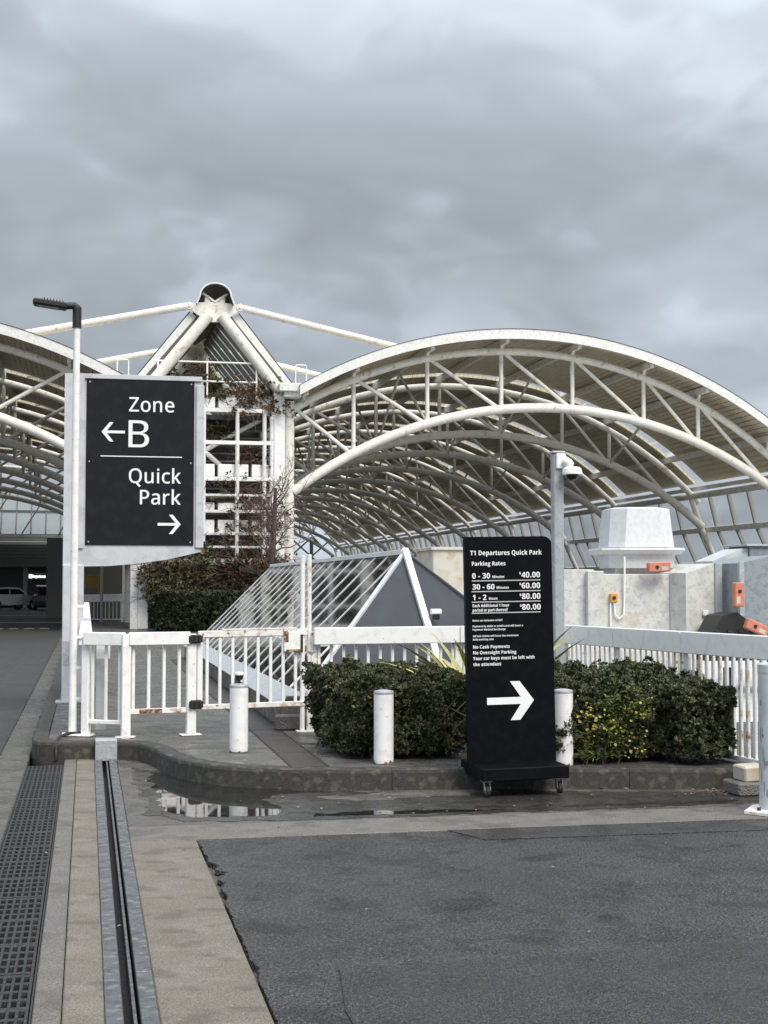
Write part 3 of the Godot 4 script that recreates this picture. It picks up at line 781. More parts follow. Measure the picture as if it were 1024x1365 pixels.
func totem() -> void:
	var t := thing("rate_board", "black parking rates totem on a wheeled base with big white arrow", "totem sign", V(2.93, 0, 10.55), 0.0)
	t.rotation = Vector3(0, .0, .017)
	pbox(t, "base", M.totem_black, Vector3(.385, .17, -.29), Vector3(.69, .095, .66), .006)
	var b := MB.new()
	var p := PackedVector2Array([Vector2(.015, .2175), Vector2(.732, .2175)])
	for i in 9:
		var a := PI / 2 * i / 8
		p.append(Vector2(.732 - .075 + .075 * cos(a), 2.0 - .06 + .06 * sin(a)))
	p.append(Vector2(.015, 2.0))
	var z0 := -.28
	b.extrude(p, -.055, Transform3D(Basis(), Vector3(0, 0, z0)))
	part(t, "board", b.mesh(), M.totem_black)
	for c in [[.09, -.03], [.67, -.03], [.09, -.55], [.67, -.55]]:
		var at := Vector3(c[0], 0, c[1])
		var w := MB.new()
		w.tube([at + Vector3(-.014, .045, 0), at + Vector3(.014, .045, 0)], .045, 18)
		var wh := part(t, "caster", w.mesh(), M.rubber)
		w = MB.new(); w.tube([at + Vector3(-.017, .045, 0), at + Vector3(.017, .045, 0)], .026, 14)
		part(wh, "hub", w.mesh(), M.chrome)
		w = MB.new()
		for sd in [-1.0, 1.0]: w.bar(at + Vector3(sd * .022, .04, 0), at + Vector3(sd * .022, .11, -.02), .004, .04, Vector3.BACK, .001)
		w.box(at + Vector3(0, .116, -.02), Vector3(.08, .008, .08), .002)
		part(wh, "fork", w.mesh(), M.chrome)
	var z := z0 + .0006
	var X := func(cx: float, py: float) -> float: return .01 + ((610.0 + cx / 7.877) - 615.2 - (py - 716.0) * .0195) * .00578
	var Y := func(py: float) -> float: return 2.0 - (py - 716.0) * .00583
	var P := func(cy: float) -> float: return 710.0 + cy / 7.877
	var rows := [["T1 Departures Quick Park", 112, 916, P.call(245.0), 50], ["Parking Rates", 130, 505, P.call(356.0), 43], ["0 - 30", 133, 333, P.call(493.0), 57], ["Minutes", 358, 492, P.call(490.0), 27], ["$", 660, 680, P.call(455.0), 26], ["40.00", 686, 895, P.call(490.0), 60], ["30 - 60", 136, 383, P.call(610.0), 57], ["Minutes", 405, 543, P.call(606.0), 27], ["$", 663, 683, P.call(572.0), 26], ["60.00", 689, 897, P.call(606.0), 60], ["1 - 2", 139, 292, P.call(723.0), 57], ["Hours", 320, 415, P.call(721.0), 27], ["$", 665, 685, P.call(688.0), 26], ["80.00", 691, 900, P.call(720.0), 60], ["Each Additional 1 hour", 138, 548, P.call(797.0), 31], ["period or part thereof", 138, 530, P.call(845.0), 31], ["$", 668, 688, P.call(802.0), 26], ["80.00", 693, 903, P.call(835.0), 60],
		["Rates are inclusive of GST", 138, 472, 830.5, 19], ["Payment by debit or credit card will incur a", 138, 700, 838.3, 19], ["Payment Method Surcharge", 138, 505, 842.8, 19], ["All lost tickets will incur the maximum", 140, 648, 851.5, 19], ["daily parking rate", 140, 372, 856.0, 19], ["No Cash Payments", 143, 552, 867.1, 34], ["No Overnight Parking", 143, 626, 874.8, 34], ["Your car keys must be left with", 143, 830, 882.5, 34], ["the attendant", 145, 455, 890.5, 34]]
	for r in rows:
		text(t, r[0], X.call(float(r[1]), r[3]), X.call(float(r[2]), r[3]), Y.call(r[3]), r[4] / 7.877 * .0058, z, M.lettering)
	for cy in [518.0, 632.0, 744.0, 861.0]:
		var py: float = P.call(cy)
		pbox(t, "rule", M.line_grey, Vector3((X.call(129.0, py) + X.call(900.0, py)) / 2, Y.call(py), z + .0006), Vector3(X.call(900.0, py) - X.call(129.0, py), .008, .0016), 0)
	arrow(t, Vector3(X.call((681.0 - 610.0) * 7.877, 938.0), Y.call(938.5), z), .385, .305, .055, 1.0, M.lettering)

func camera_pole() -> void:
	var t := thing("camera_pole", "galvanised square pole carrying a white dome security camera", "pole", V(4.52, .155, 13.3))
	pbox(t, "pole", M.galvanised, Vector3(0, 1.38, 0), Vector3(.105, 2.76, .105), .012)
	pbox(t, "foot_plate", M.galvanised, Vector3(0, .01, 0), Vector3(.25, .02, .25), .004)
	var c := tag(Node3D.new(), "white dome security camera bolted near top of galvanised pole", "security camera")
	c.name = "security_camera"; add_child(c); c.position = V(4.52, 2.915, 13.3)
	pbox(c, "bracket", M.white_paint, Vector3(.02, -.08, .065), Vector3(.1, .15, .03), .008)
	pbox(c, "top_plate", M.galvanised_pale, Vector3(0, .012, 0), Vector3(.13, .02, .13), .004)
	var m := MB.new()
	m.tube([Vector3(.05, -.08, .08), Vector3(.08, -.1, .11), Vector3(.1, -.13, .13)], [.05, .045, .04], 14)
	part(c, "arm", m.mesh(), M.white_paint)
	m = MB.new(); m.lathe([[0, -.14], [.07, -.142], [.092, -.16], [.1, -.2], [.1, -.215], [.06, -.216]], 24, Vector3(.11, 0, .13))
	part(c, "housing", m.mesh(), M.white_paint)
	m = MB.new(); m.lathe([[.062, -.21], [.06, -.235], [.045, -.262], [.02, -.277], [0, -.28]], 20, Vector3(.11, 0, .13))
	part(c, "dome", m.mesh(), M.car_glass)

func steel_post() -> void:
	var t := thing("steel_post", "thick galvanised post with peeling paint on an angled base plate", "post", V(4.82, 0, 9.46))
	var m := MB.new()
	m.lathe([[.096, .02], [.096, 1.04], [.09, 1.05], [0, 1.052]], 28)
	part(t, "tube", m.mesh(), M.galvanised_pale)
	m = MB.new(); m.lathe([[.0975, .99], [.0985, 1.0], [.0985, 1.05], [.09, 1.06], [0, 1.063]], 28)
	part(t, "cap", m.mesh(), M.galvanised_pale)
	var r := RandomNumberGenerator.new(); r.seed = 4
	for k in 16:
		var a := PI * .5 + .3 + r.randf() * 1.2
		var y := .06 + r.randf() * .5 if k < 11 else .4 + r.randf() * .55
		var pts := []
		m = MB.new()
		var hgt := (.03 + r.randf() * .09) * (1.0 if k < 11 else .4)
		var da := .04 + r.randf() * .12
		for i in 5:
			for sg in 1:
				var a0 := a - da * (.4 + .6 * r.randf()) * sin(PI * (i + .5) / 5)
				var a1 := a + da * (.4 + .6 * r.randf()) * sin(PI * (i + .5) / 5)
				pts.append([a0, a1, y + hgt * i / 4])
		for i in 4:
			var q := []
			for e in [[i, 0], [i, 1], [i + 1, 1], [i + 1, 0]]:
				var an: float = pts[e[0]][e[1]]
				q.append(Vector3(cos(an) * .0972, pts[e[0]][2], sin(an) * .0972))
			m.quad(q[0], q[1], q[2], q[3], Vector3(cos(a), 0, sin(a)))
		part(t, "bare_patch", m.mesh(), M.duct_blue)
	m = MB.new()
	m.extrude(PackedVector2Array([Vector2(-.25, -.05), Vector2(-.1, -.26), Vector2(.3, -.2), Vector2(.3, .2), Vector2(-.06, .2)]), .02, Transform3D(Basis(Vector3.RIGHT, Vector3.FORWARD, Vector3.UP), Vector3(0, .004, 0)))
	part(t, "base_plate", m.mesh(), M.rusty_paint)
	for k in [[-.14, -.06], [-.02, -.17], [.16, -.14]]:
		m = MB.new(); m.tube([Vector3(k[0], .02, -k[1]), Vector3(k[0], .045, -k[1])], .014, 6)
		part(t, "bolt", m.mesh(), M.dark_steel)
	t = thing("concrete_block", "small grey concrete block with cream lump by the kerb", "block", V(5.02, -.004, 10.36))
	pbox(t, "lower_block", M.concrete_grey, Vector3(.05, .05, 0), Vector3(.3, .1, .3), .012)
	pbox(t, "upper_block", M.stained_wall, Vector3(.08, .16, -.02), Vector3(.2, .12, .22), .012, Basis(Vector3.BACK, .05))

# ---------------------------------------------------------------- plants
func cluster(n: int, ln: float, wd: float, sd: int) -> ArrayMesh:
	var r := RandomNumberGenerator.new(); r.seed = sd
	var m := MB.new()
	for i in n:
		var az := r.randf() * TAU
		var el := r.randf_range(-.3, 1.2)
		var d := Vector3(cos(az) * cos(el), sin(el), sin(az) * cos(el))
		var side := d.cross(Vector3(r.randfn(), r.randfn(), r.randfn())).normalized()
		var up := side.cross(d).normalized()
		var o := d * ln * r.randf_range(.0, .35)
		var l := ln * r.randf_range(.7, 1.15)
		var w := wd * r.randf_range(.8, 1.2)
		var tip := o + d * l - up * l * .12
		var a := o + d * l * .45 + side * w * .5 + up * w * .12
		var b := o + d * l * .45 - side * w * .5 + up * w * .12
		var na := (up + side * .35).normalized()
		var nb := (up - side * .35).normalized()
		m.tri(o, a, tip, na, na, na); m.tri(o, tip, b, nb, nb, nb)
	return m.mesh()

func rand_basis(r: RandomNumberGenerator, sc: float, upright := .6) -> Basis:
	return (Basis(Vector3(r.randfn(), r.randfn() * .3, r.randfn()).normalized(), r.randfn() * upright) * Basis(Vector3.UP, r.randf() * TAU)).scaled(Vector3.ONE * sc)

# leaves in a soft-edged box: lo, hi corners in local space
func box_foliage(t: Node3D, called: String, lo: Vector3, hi: Vector3, n: int, cl: Mesh, sc: float, tones: Array, sd: int, rough := .12, depth := .3) -> void:
	var r := RandomNumberGenerator.new(); r.seed = sd
	var nz := noise(sd, 1.7, 3)
	var c := (lo + hi) / 2
	var h := (hi - lo) / 2
	var where := []
	var tints := []
	while where.size() < n:
		var p := Vector3(r.randf_range(-1, 1), r.randf_range(-1, 1), r.randf_range(-1, 1))
		if r.randf() < .75:
			var ax: int = [0, 1, 1, 2, 2][r.randi() % 5]
			p[ax] = signf(p[ax]) * (1.0 - pow(r.randf(), 1.8) * depth / maxf(h[ax], .01))
		# rounded corners
		var q := Vector3(pow(absf(p.x), 7), pow(absf(p.y), 7), pow(absf(p.z), 7))
		var f := pow(q.x + q.y + q.z, 1.0 / 7.0)
		if f > 1.0: p /= f
		var w := c + p * h
		var dn := nz.get_noise_3d(w.x * 1.2, w.y * 1.2, w.z * 1.2)
		w += Vector3(p.x, p.y, p.z) * dn * rough * 2.0
		if w.y < lo.y: w.y = lo.y + r.randf() * .05
		if nz.get_noise_3d(w.x * 4, w.y * 4 + 9, w.z * 4) > .42 and f > .85: continue
		where.append(Transform3D(rand_basis(r, sc * r.randf_range(.7, 1.3)), w))
		var k: Color = tones[r.randi() % tones.size()]
		k = k * (0.75 + .5 * r.randf())
		tints.append(Color(k.r, k.g, k.b))
	copies(t, called, cl, M.leaf, where, tints)

func stems(t: Node3D, lo: Vector3, hi: Vector3, n: int, sd: int, rad := .008) -> void:
	var r := RandomNumberGenerator.new(); r.seed = sd
	var m := MB.new()
	for i in n:
		var x := r.randf_range(lo.x, hi.x)
		var z := r.randf_range(lo.z, hi.z)
		var pts := [Vector3(x, lo.y - .02, z)]
		for k in 3: pts.append(Vector3(x + r.randfn() * .07 * (k + 1), lerpf(lo.y, hi.y, (k + 1) / 3.4), z + r.randfn() * .07 * (k + 1)))
		m.tube(pts, [rad * 1.5, rad * 1.2, rad, rad * .5], 5, false)
	part(t, "stems", m.mesh(), M.bark)

func hedges() -> void:
	var cl := cluster(10, .037, .021, 5)
	var tones := [C(.06, .075, .036), C(.085, .1, .046), C(.046, .06, .03), C(.125, .138, .068), C(.075, .088, .043), C(.13, .115, .062)]
	var t := thing("hedge", "clipped dark green hedge between the rusty gate and the totem", "hedge", V(2.55, .16, 12.7))
	box_foliage(t, "foliage", Vector3(-.42, .05, -.95), Vector3(.75, .62, .93), 24000, cl, 1.0, tones, 31, .11)
	stems(t, Vector3(-.35, .0, -.8), Vector3(.6, .6, .85), 70, 32)
	t = thing("hedge", "clipped dark green hedge between the totem and the grey fence", "hedge", V(4.32, .16, 12.05))
	box_foliage(t, "foliage", Vector3(-.62, .05, -1.05), Vector3(.86, .64, .95), 27000, cl, 1.0, tones, 41, .12)
	stems(t, Vector3(-.5, .0, -.9), Vector3(.75, .62, .88), 80, 42)
	box_foliage(t, "foliage", Vector3(.45, .05, .2), Vector3(.93, .6, 1.14), 5500, cl, 1.0, tones, 43, .1)
	# yellow flowering shrub in front of the right hedge
	t = thing("flowering_shrub", "loose bright green shrub with small yellow flowers against right hedge", "shrub", V(4.09, .16, 11.2))
	var fine := cluster(8, .045, .012, 8)
	box_foliage(t, "foliage", Vector3(-.12, .05, -.12), Vector3(.42, .5, .16), 1500, fine, .9, [C(.1, .13, .03), C(.14, .17, .04), C(.07, .1, .03)], 51, .14)
	stems(t, Vector3(-.15, 0, -.1), Vector3(.35, .4, .15), 18, 52, .004)
	var fl := MB.new()
	for k in 6:
		var a := TAU * k / 6
		var d := Vector3(cos(a), .25, sin(a)); var sd := Vector3(-sin(a), 0, cos(a)) * .004
		fl.tri(Vector3.ZERO, d * .009 + sd, d * .009 - sd, Vector3.UP, Vector3.UP, Vector3.UP)
		fl.tri(d * .009 + sd, d * .009 - sd, d * .013, Vector3.UP, Vector3.UP, Vector3.UP)
	var r := RandomNumberGenerator.new(); r.seed = 77
	var where := []
	var tints := []
	for k in 130:
		var cx: float = [-.12, -.02, .12, .3, .33][k % 5] + r.randfn() * .07
		var cy: float = [.42, .36, .3, .14, .42][k % 5] + r.randfn() * .07
		where.append(Transform3D((Basis(Vector3.RIGHT, .9 + r.randfn() * .5) * Basis(Vector3.UP, r.randf() * TAU)).scaled(Vector3.ONE * r.randf_range(.55, 1.15)), Vector3(cx, cy, .19 + r.randfn() * .06)))
		tints.append([C(.42, .34, .03), C(.5, .43, .07), C(.3, .26, .03), C(.45, .42, .22)][r.randi() % 4] * (0.6 + .5 * r.randf()))
	copies(t, "flowers", fl.mesh(), M.leaf, where, tints)
	# flax
	t = thing("flax_plant", "flax plant with long yellow striped leaves half hidden behind totem", "plant", V(3.62, .16, 12.5))
	r.seed = 12
	for k in 46:
		var az := TAU * k / 46.0 + r.randfn() * .1
		var spread := r.randf_range(.25, 1.0)
		var ln := r.randf_range(1.0, 1.4)
		flax_leaf(t, az, spread, ln, r)
	# dry leaves gathered by the kerb and scattered on the ground
	where = []; tints = []
	var lf := MB.new()
	lf.tri(Vector3(-.02, 0, 0), Vector3(0, .006, .011), Vector3(.02, 0, 0), Vector3.UP, Vector3.UP, Vector3.UP)
	lf.tri(Vector3(-.02, 0, 0), Vector3(.02, 0, 0), Vector3(0, .005, -.01), Vector3.UP, Vector3.UP, Vector3.UP)
	for k in 230:
		var x := r.randf_range(.4, 6)
		var s := r.randf_range(9.8, 10.5)
		if k < 90:
			x = 4.85 + r.randfn() * .18; s = 10.42 + r.randfn() * .09
		elif k < 150:
			x = r.randf_range(-4, 7); s = r.randf_range(4.5, 11)
		if k > 190:
			x = r.randf_range(1.1, 5); s = r.randf_range(10.6, 10.9)
		where.append(Transform3D(Basis(Vector3.UP, r.randf() * TAU).scaled(Vector3.ONE * r.randf_range(.35, 1.0)), V(x, .006, s)))
		tints.append([C(.2, .1, .07), C(.3, .26, .2), C(.12, .06, .05), C(.45, .42, .36)][r.randi() % 4])
	var dl := copies(self, "fallen_leaves", lf.mesh(), M.leaf, where, tints)
	tag(dl, "small dry leaves and litter scattered along the kerb", "leaves")

func flax_leaf(t: Node3D, az: float, spread: float, ln: float, r: RandomNumberGenerator) -> void:
	var m := MB.new()
	var d := Vector3(cos(az), 0, sin(az))
	var side := Vector3(-sin(az), 0, cos(az))
	var prev := []
	var p := d * .05
	var ang := 1.45 - spread * .75
	for i in 9:
		var f := i / 8.0
		var w := (.022 + .04 * sin(minf(f * 2.2, PI / 2))) * (1.0 - pow(f, 3.0)) + .001
		var dir := d * cos(ang) + Vector3.UP * sin(ang)
		var up := dir.cross(side).normalized()
		if up.y < 0: up = -up
		var ring := [p + side * w + up * w * .5, p, p - side * w + up * w * .5]
		if prev.size():
			m.quad(prev[0], ring[0], ring[1], prev[1], up); m.quad(prev[1], ring[1], ring[2], prev[2], up)
		prev = ring
		p += dir * ln / 8.0
		ang -= spread * .13 * (1.0 + f)
	part(t, "leaf", m.mesh(), M.flax_b if r.randf() < .6 else M.flax_a)

# ---------------------------------------------------------------- skylight over the stairwell
func skylight() -> void:
	var t := thing("glazed_skylight", "long glazed skylight with white bars and dark hipped end behind fence", "skylight", V(3.72, .155, 14.6))
	var hw := 1.52
	var L := 14.5
	var y0 := .34
	var y1 := 1.86
	for sd in [-1.0, 1.0]:
		pbox(t, "upstand", M.concrete_grey, V(sd * (hw + .2), .12, L / 2), Vector3(.1, .24, L), .01)
		var m := MB.new()
		var a := V(sd * (hw + .27), .235, 0); var b := V(sd * (hw + .27), .235, L)
		var c := V(sd * hw, y0, 0); var d := V(sd * hw, y0, L)
		m.bar((a + c) / 2, (b + d) / 2, .3, .012, Vector3(sd * .36, 1, 0).normalized(), .003)
		part(t, "flashing", m.mesh(), M.galvanised)
	pbox(t, "upstand", M.concrete_grey, V(0, .12, -.16), Vector3(2 * hw + .5, .24, .1), .01)
	pbox(t, "flashing", M.galvanised_pale, V(0, .29, -.06), Vector3(2 * hw + .4, .012, .24), .003, Basis(Vector3.RIGHT, -.42) )
	for sd in [-1.0, 1.0]:
		pbox(t, "shaft_wall", M.concrete_grey, V(sd * (hw + .05), -2.4, L / 2), Vector3(.1, 5.2, L - .1), 0)
	for z in [.1, L - .05]:
		pbox(t, "shaft_wall", M.concrete_grey, V(0, -2.4, z), Vector3(2 * hw, 5.2, .1), 0)
	pbox(t, "corner_block", M.concrete_grey, V(-hw - .16, .08, -.26), Vector3(.34, .16, .12), .02)
	var apex := V(0, y1, 2.0)
	pbar(t, "ridge", M.white_paint, apex, V(0, y1, L), .09, .06)
	var n := 16
	var dl := (L - 2.0) / n
	for sd in [-1.0, 1.0]:
		for i in n + 1:
			var s := 2.0 + i * dl
			pbar(t, "glazing_bar", M.galvanised_pale if sd < 0 else M.panel_dark, V(0, y1, s), V(sd * hw, y0, s), .022, .02, Vector3(sd, 1, 0).normalized())
			if i < n:
				var m := MB.new()
				var q := [V(sd * .005, y1 - .008, s), V(sd * .005, y1 - .008, s + dl), V(sd * hw, y0 - .005, s + dl), V(sd * hw, y0 - .005, s)]
				m.quad(q[0], q[1], q[2], q[3], Vector3(sd, 1, 0))
				part(t, "pane", m.mesh(), M.glass if sd < 0 else M.panel_dark)
		# glazed triangle between the last bar and the hip
		for i in 2:
			var f0 := i / 2.0
			var f1 := (i + 1) / 2.0
			if i > 0: pbar(t, "glazing_bar", M.white_paint, apex.lerp(V(sd * hw, y0, 0), 1.0 - f0), V(sd * hw, y0, 2.0 * f0), .022, .022, Vector3(sd, 1, 0).normalized())
			var a := apex.lerp(V(sd * hw, y0, 0), 1.0 - f0); var b := apex.lerp(V(sd * hw, y0, 0), 1.0 - f1)
			var m := MB.new()
			m.quad(a, b, V(sd * hw, y0, 2.0 * f1), V(sd * hw, y0, 2.0 * f0), Vector3(sd, 1, 0))
			part(t, "pane", m.mesh(), M.glass if sd < 0 else M.panel_dark)
		pbar(t, "hip_bar", M.panel_dark if sd > 0 else M.galvanised_pale, apex, V(sd * hw, y0, 0), .05, .04, Vector3(sd * .4, 1, .3).normalized())
		var m2 := MB.new()
		var fn := Vector3(0, 1, .8)
		m2.tri(apex, V(sd * hw, y0, 0), V(0, y0, 0), fn.normalized(), fn.normalized(), fn.normalized())
		var off := Vector3(0, -.03, -.02)
		m2.tri(apex + off, V(sd * hw, y0, 0) + off, V(0, y0, 0) + off, -fn.normalized(), -fn.normalized(), -fn.normalized())
		part(t, "dark_panel", m2.mesh(), M.panel_dark)
	pbar(t, "centre_bar", M.white_paint, apex + V(0, .03, -.02), V(0, y0 + .03, -.02), .075, .06, Vector3(0, 1, .8).normalized())
	pbox(t, "roof_light", M.white_paint, V(.1, 1.17, .85), Vector3(.12, .06, .08), .01)
	pbox(t, "roof_light", M.black, V(.1, 1.11, .85), Vector3(.08, .06, .06), .01)
	# far end
	var m := MB.new()
	m.tri(V(0, y1, L), V(-hw, y0, L), V(hw, y0, L), V(0, 0, 1), V(0, 0, 1), V(0, 0, 1))
	part(t, "end_pane", m.mesh(), M.glass)
	# low housing behind it
	t = thing("concrete_housing", "pale concrete wall streaked with rust behind the skylight apex", "wall", V(8.3, .15, 31))
	pbox(t, "wall", M.stained_wall, V(.3, 1.12, 0), Vector3(2.4, 2.24, 1.6), .02)
	pbox(t, "coping", M.stained_wall, V(.3, 2.27, 0), Vector3(2.5, .07, 1.7), .01)
	pbox(t, "corner_strip", M.white_paint, V(1.4, 1.1, -.83), Vector3(.12, 2.2, .06), .01)

# ---------------------------------------------------------------- ventilation plant
func frustum(a: Vector2, b: Vector2, y0: float, y1: float, cut: float) -> ArrayMesh:   # eight-sided box tapering upwards
	var m := MB.new()
	var ring := func(h: Vector2, y: float) -> Array:
		var c := cut
		var o := []
		for k in [[-1, -1, 1], [-1, -1, 0], [1, -1, 0], [1, -1, 1], [1, 1, 1], [1, 1, 0], [-1, 1, 0], [-1, 1, 1]]:
			o.append(Vector3(k[0] * (h.x - (0.0 if k[2] else c)), y, k[1] * (h.y - (c if k[2] else 0.0))))
		return o
	var r0: Array = ring.call(a, y0)
	var r1: Array = ring.call(b, y1)
	for i in 8:
		var j := (i + 1) % 8
		m.quad(r0[i], r0[j], r1[j], r1[i], (r0[i] + r0[j]) * Vector3(1, 0, 1))
		if i > 0 and i < 7:
			m.tri(r1[0], r1[i], r1[j], Vector3.UP, Vector3.UP, Vector3.UP)
			m.tri(r0[0], r0[i], r0[j], Vector3.DOWN, Vector3.DOWN, Vector3.DOWN)
	return m.mesh()

func actuator(label: String, at: Vector3, b: Basis) -> void:
	var t := thing("actuator_box", label, "control box", at, 0, "salmon coloured damper actuators")
	t.basis = b
	pbox(t, "case", M.salmon, Vector3.ZERO, Vector3(.31, .13, .1), .012)
	pbox(t, "label_plate", M.stained_wall, Vector3(.07, -.02, .051), Vector3(.09, .05, .003), .001)
	var m := MB.new(); m.tube([Vector3(-.04, 0, .04), Vector3(-.04, 0, .058)], .024, 14)
	part(t, "dial", m.mesh(), M.black)

func ventilation() -> void:
	var t := thing("fan_plenum", "weathered pale metal plenum box with conduit below the roof fan", "duct", V(7.05, .15, 18.0), -.1)
	# front face runs from x -.85 to .95
	pbox(t, "plenum", M.duct_metal, Vector3(.3, .81, -.5), Vector3(1.36, 1.62, 1.1), .01)
	pbox(t, "left_plenum", M.duct_metal, Vector3(-.66, .84, -.48), Vector3(.5, 1.68, 1.0), .01)
	pbox(t, "pilaster", M.duct_metal, Vector3(-.42, .83, .06), Vector3(.22, 1.66, .12), .008)
	for k in [[-.31, .055], [.62, .055], [.97, .06]]:
		pbox(t, "seam", M.galvanised, Vector3(k[0], .81, k[1]), Vector3(.03, 1.6, .02), .004)
	pbox(t, "corner_strip", M.galvanised, Vector3(.965, .8, .02), Vector3(.05, 1.58, .1), .006)
	pbox(t, "switch_box", M.amber, Vector3(-.17, 1.3, .08), Vector3(.1, .12, .07), .01)
	var m := MB.new(); m.tube([Vector3(-.17, 1.3, .11), Vector3(-.17, 1.3, .125)], .025, 12)
	part(t, "switch_knob", m.mesh(), M.black)
	m = MB.new(); m.tube([Vector3(-.21, 1.24, .08), Vector3(-.21, .7, .08)], .012, 8)
	m.tube([Vector3(-.16, 1.24, .08), Vector3(-.15, 1.08, .08), Vector3(-.09, 1.02, .08), Vector3(-.03, 1.08, .08), Vector3(-.02, 1.3, .08), Vector3(-.02, 1.62, .1), Vector3(-.02, 1.85, .1)], .013, 8)
	part(t, "conduit", m.mesh(), M.white_paint)
	# roof fan
	t = thing("roof_fan", "white hooded roof exhaust fan with wide flange standing on plenum", "exhaust fan", V(7.42, 1.79, 18.5), -.1)
	part(t, "base_curb", boxm(Vector3(.74, .1, .6), .01), M.duct_metal, Vector3(0, .03, 0))
	part(t, "neck", frustum(Vector2(.44, .44), Vector2(.47, .47), .06, .25, .16), M.fan_cowl)
	part(t, "flange", frustum(Vector2(.54, .54), Vector2(.58, .58), .25, .3, .2), M.fan_cowl)
	part(t, "flange_lip", frustum(Vector2(.58, .58), Vector2(.57, .57), .302, .335, .2), M.fan_cowl)
	part(t, "cowl", frustum(Vector2(.46, .46), Vector2(.41, .41), .345, .87, .18), M.fan_cowl)
	part(t, "cowl_top", frustum(Vector2(.41, .41), Vector2(.35, .35), .87, .89, .18), M.fan_cowl)
	pbox(t, "name_tag", M.lettering, Vector3(-.33, .4, .375), Vector3(.04, .09, .004), 0, Basis(Vector3.UP, -.75))
	# duct turning to the right, with dark hood and blue grey branch
	t = thing("elbow_duct", "pale angled metal duct bending towards the blue grey ducts", "duct", V(7.78, .15, 17.6))
	m = MB.new()
	var pts := [Vector2(0, .3), Vector2(.0, 1.63), Vector2(.52, 1.76), Vector2(.52, 1.1), Vector2(.24, .82), Vector2(.24, .3)]
	m.extrude(PackedVector2Array(pts), -.9, Transform3D(Basis(Vector3.UP, .35), Vector3(-.02, 0, .0)))
	part(t, "bend", m.mesh(), M.duct_metal)
	pbox(t, "flange", M.galvanised, Vector3(.52, 1.42, -.18), Vector3(.1, .7, .06), .006)
	pbox(t, "support", M.dark_steel, Vector3(.3, .2, -.5), Vector3(.1, .4, .1), .006)
	m = MB.new(); m.tube([Vector3(.3, 1.05, -.08), Vector3(.34, .95, -.06), Vector3(.42, .92, -.08), Vector3(.47, 1.02, -.1)], .012, 6)
	part(t, "cable", m.mesh(), M.black)
	pbox(t, "junction_box", M.white_paint, Vector3(.29, 1.1, -.08), Vector3(.07, .08, .05), .01)
	t = thing("branch_duct", "large blue grey sheet metal duct at the right edge", "duct", V(8.42, .15, 17.4), .0)
	m = MB.new()
	m.extrude(PackedVector2Array([Vector2(0, 1.08), Vector2(0, 1.76), Vector2(.5, 1.86), Vector2(1.4, 1.92), Vector2(1.4, .3), Vector2(.5, .8)]), -1.1)
	part(t, "body", m.mesh(), M.duct_blue)
	pbox(t, "flange", M.galvanised, Vector3(.02, 1.42, .02), Vector3(.07, .72, .06), .006)
	pbox(t, "leg", M.dark_steel, Vector3(.6, .16, -.4), Vector3(.1, .32, .1), .006)
	t = thing("roof_duct", "low grey duct lying above the elbow duct", "duct", V(9.2, 1.94, 18.7), .0)
	pbox(t, "body", M.duct_blue, Vector3(.7, .11, -.3), Vector3(1.4, .24, .7), .01)
	pbox(t, "lid", M.galvanised, Vector3(.68, .245, -.3), Vector3(1.5, .03, .8), .005)
	m = MB.new()
	m.extrude(PackedVector2Array([Vector2(-.55, -.02), Vector2(-.55, .02), Vector2(-.1, .2), Vector2(-.005, .2), Vector2(-.005, -.02)]), -.6, Transform3D(Basis(), Vector3(0, 0, 0)))
	part(t, "slope", m.mesh(), M.galvanised_pale)
	t = thing("intake_hood", "black louvred intake hood between the two ducts", "hood", V(7.78, .15, 17.0), .0)
	m = MB.new()
	m.extrude(PackedVector2Array([Vector2(0, .72), Vector2(.22, 1.08), Vector2(.42, 1.12), Vector2(.85, .8), Vector2(.85, .5), Vector2(0, .5)]), -.5)
	part(t, "hood", m.mesh(), M.black)
	for i in 4: pbox(t, "slat", M.dark_steel, Vector3(.16 + i * .16, .86, .02), Vector3(.12, .03, .05), .004, Basis(Vector3.BACK, -.5))
	pbox(t, "leg", M.dark_steel, Vector3(.4, .2, -.25), Vector3(.1, .4, .1), .006)
	actuator("salmon coloured box lying on top of the plenum beside the fan", V(7.44, 1.86, 17.75), Basis(Vector3.BACK, .04))
	actuator("salmon coloured box mounted upright between the ducts", V(8.19, 1.5, 16.95), Basis(Vector3.BACK, -1.57))
	actuator("salmon coloured box tilted on the black intake hood", V(8.36, 1.08, 16.8), Basis(Vector3.BACK, -.4))

# ---------------------------------------------------------------- vaulted canopies
const CX := 4.15
const FRONT := 48.0
const BAY := 9.0
const BAYS := 11
const NODES := [6.84, 8.95, 11.57, 14.26, 16.9, 19.6, 21.7, 24.4]

func arc(cx: float, cy: float, r: float, x: float) -> float:
	return cy + sqrt(maxf(r * r - (x - cx) * (x - cx), 0.0))
func top_y(x: float) -> float: return arc(14.78, -5.2, 15.09, x)
func low_y(x: float) -> float: return arc(15.97, -7.0, 14.92, x)
func roof_y(x: float) -> float: return arc(14.9, -5.2, 15.66, x)

func mx(x: float, sg: float) -> float:   # mirror about the tower axis
	return x if sg > 0 else 2 * CX - x

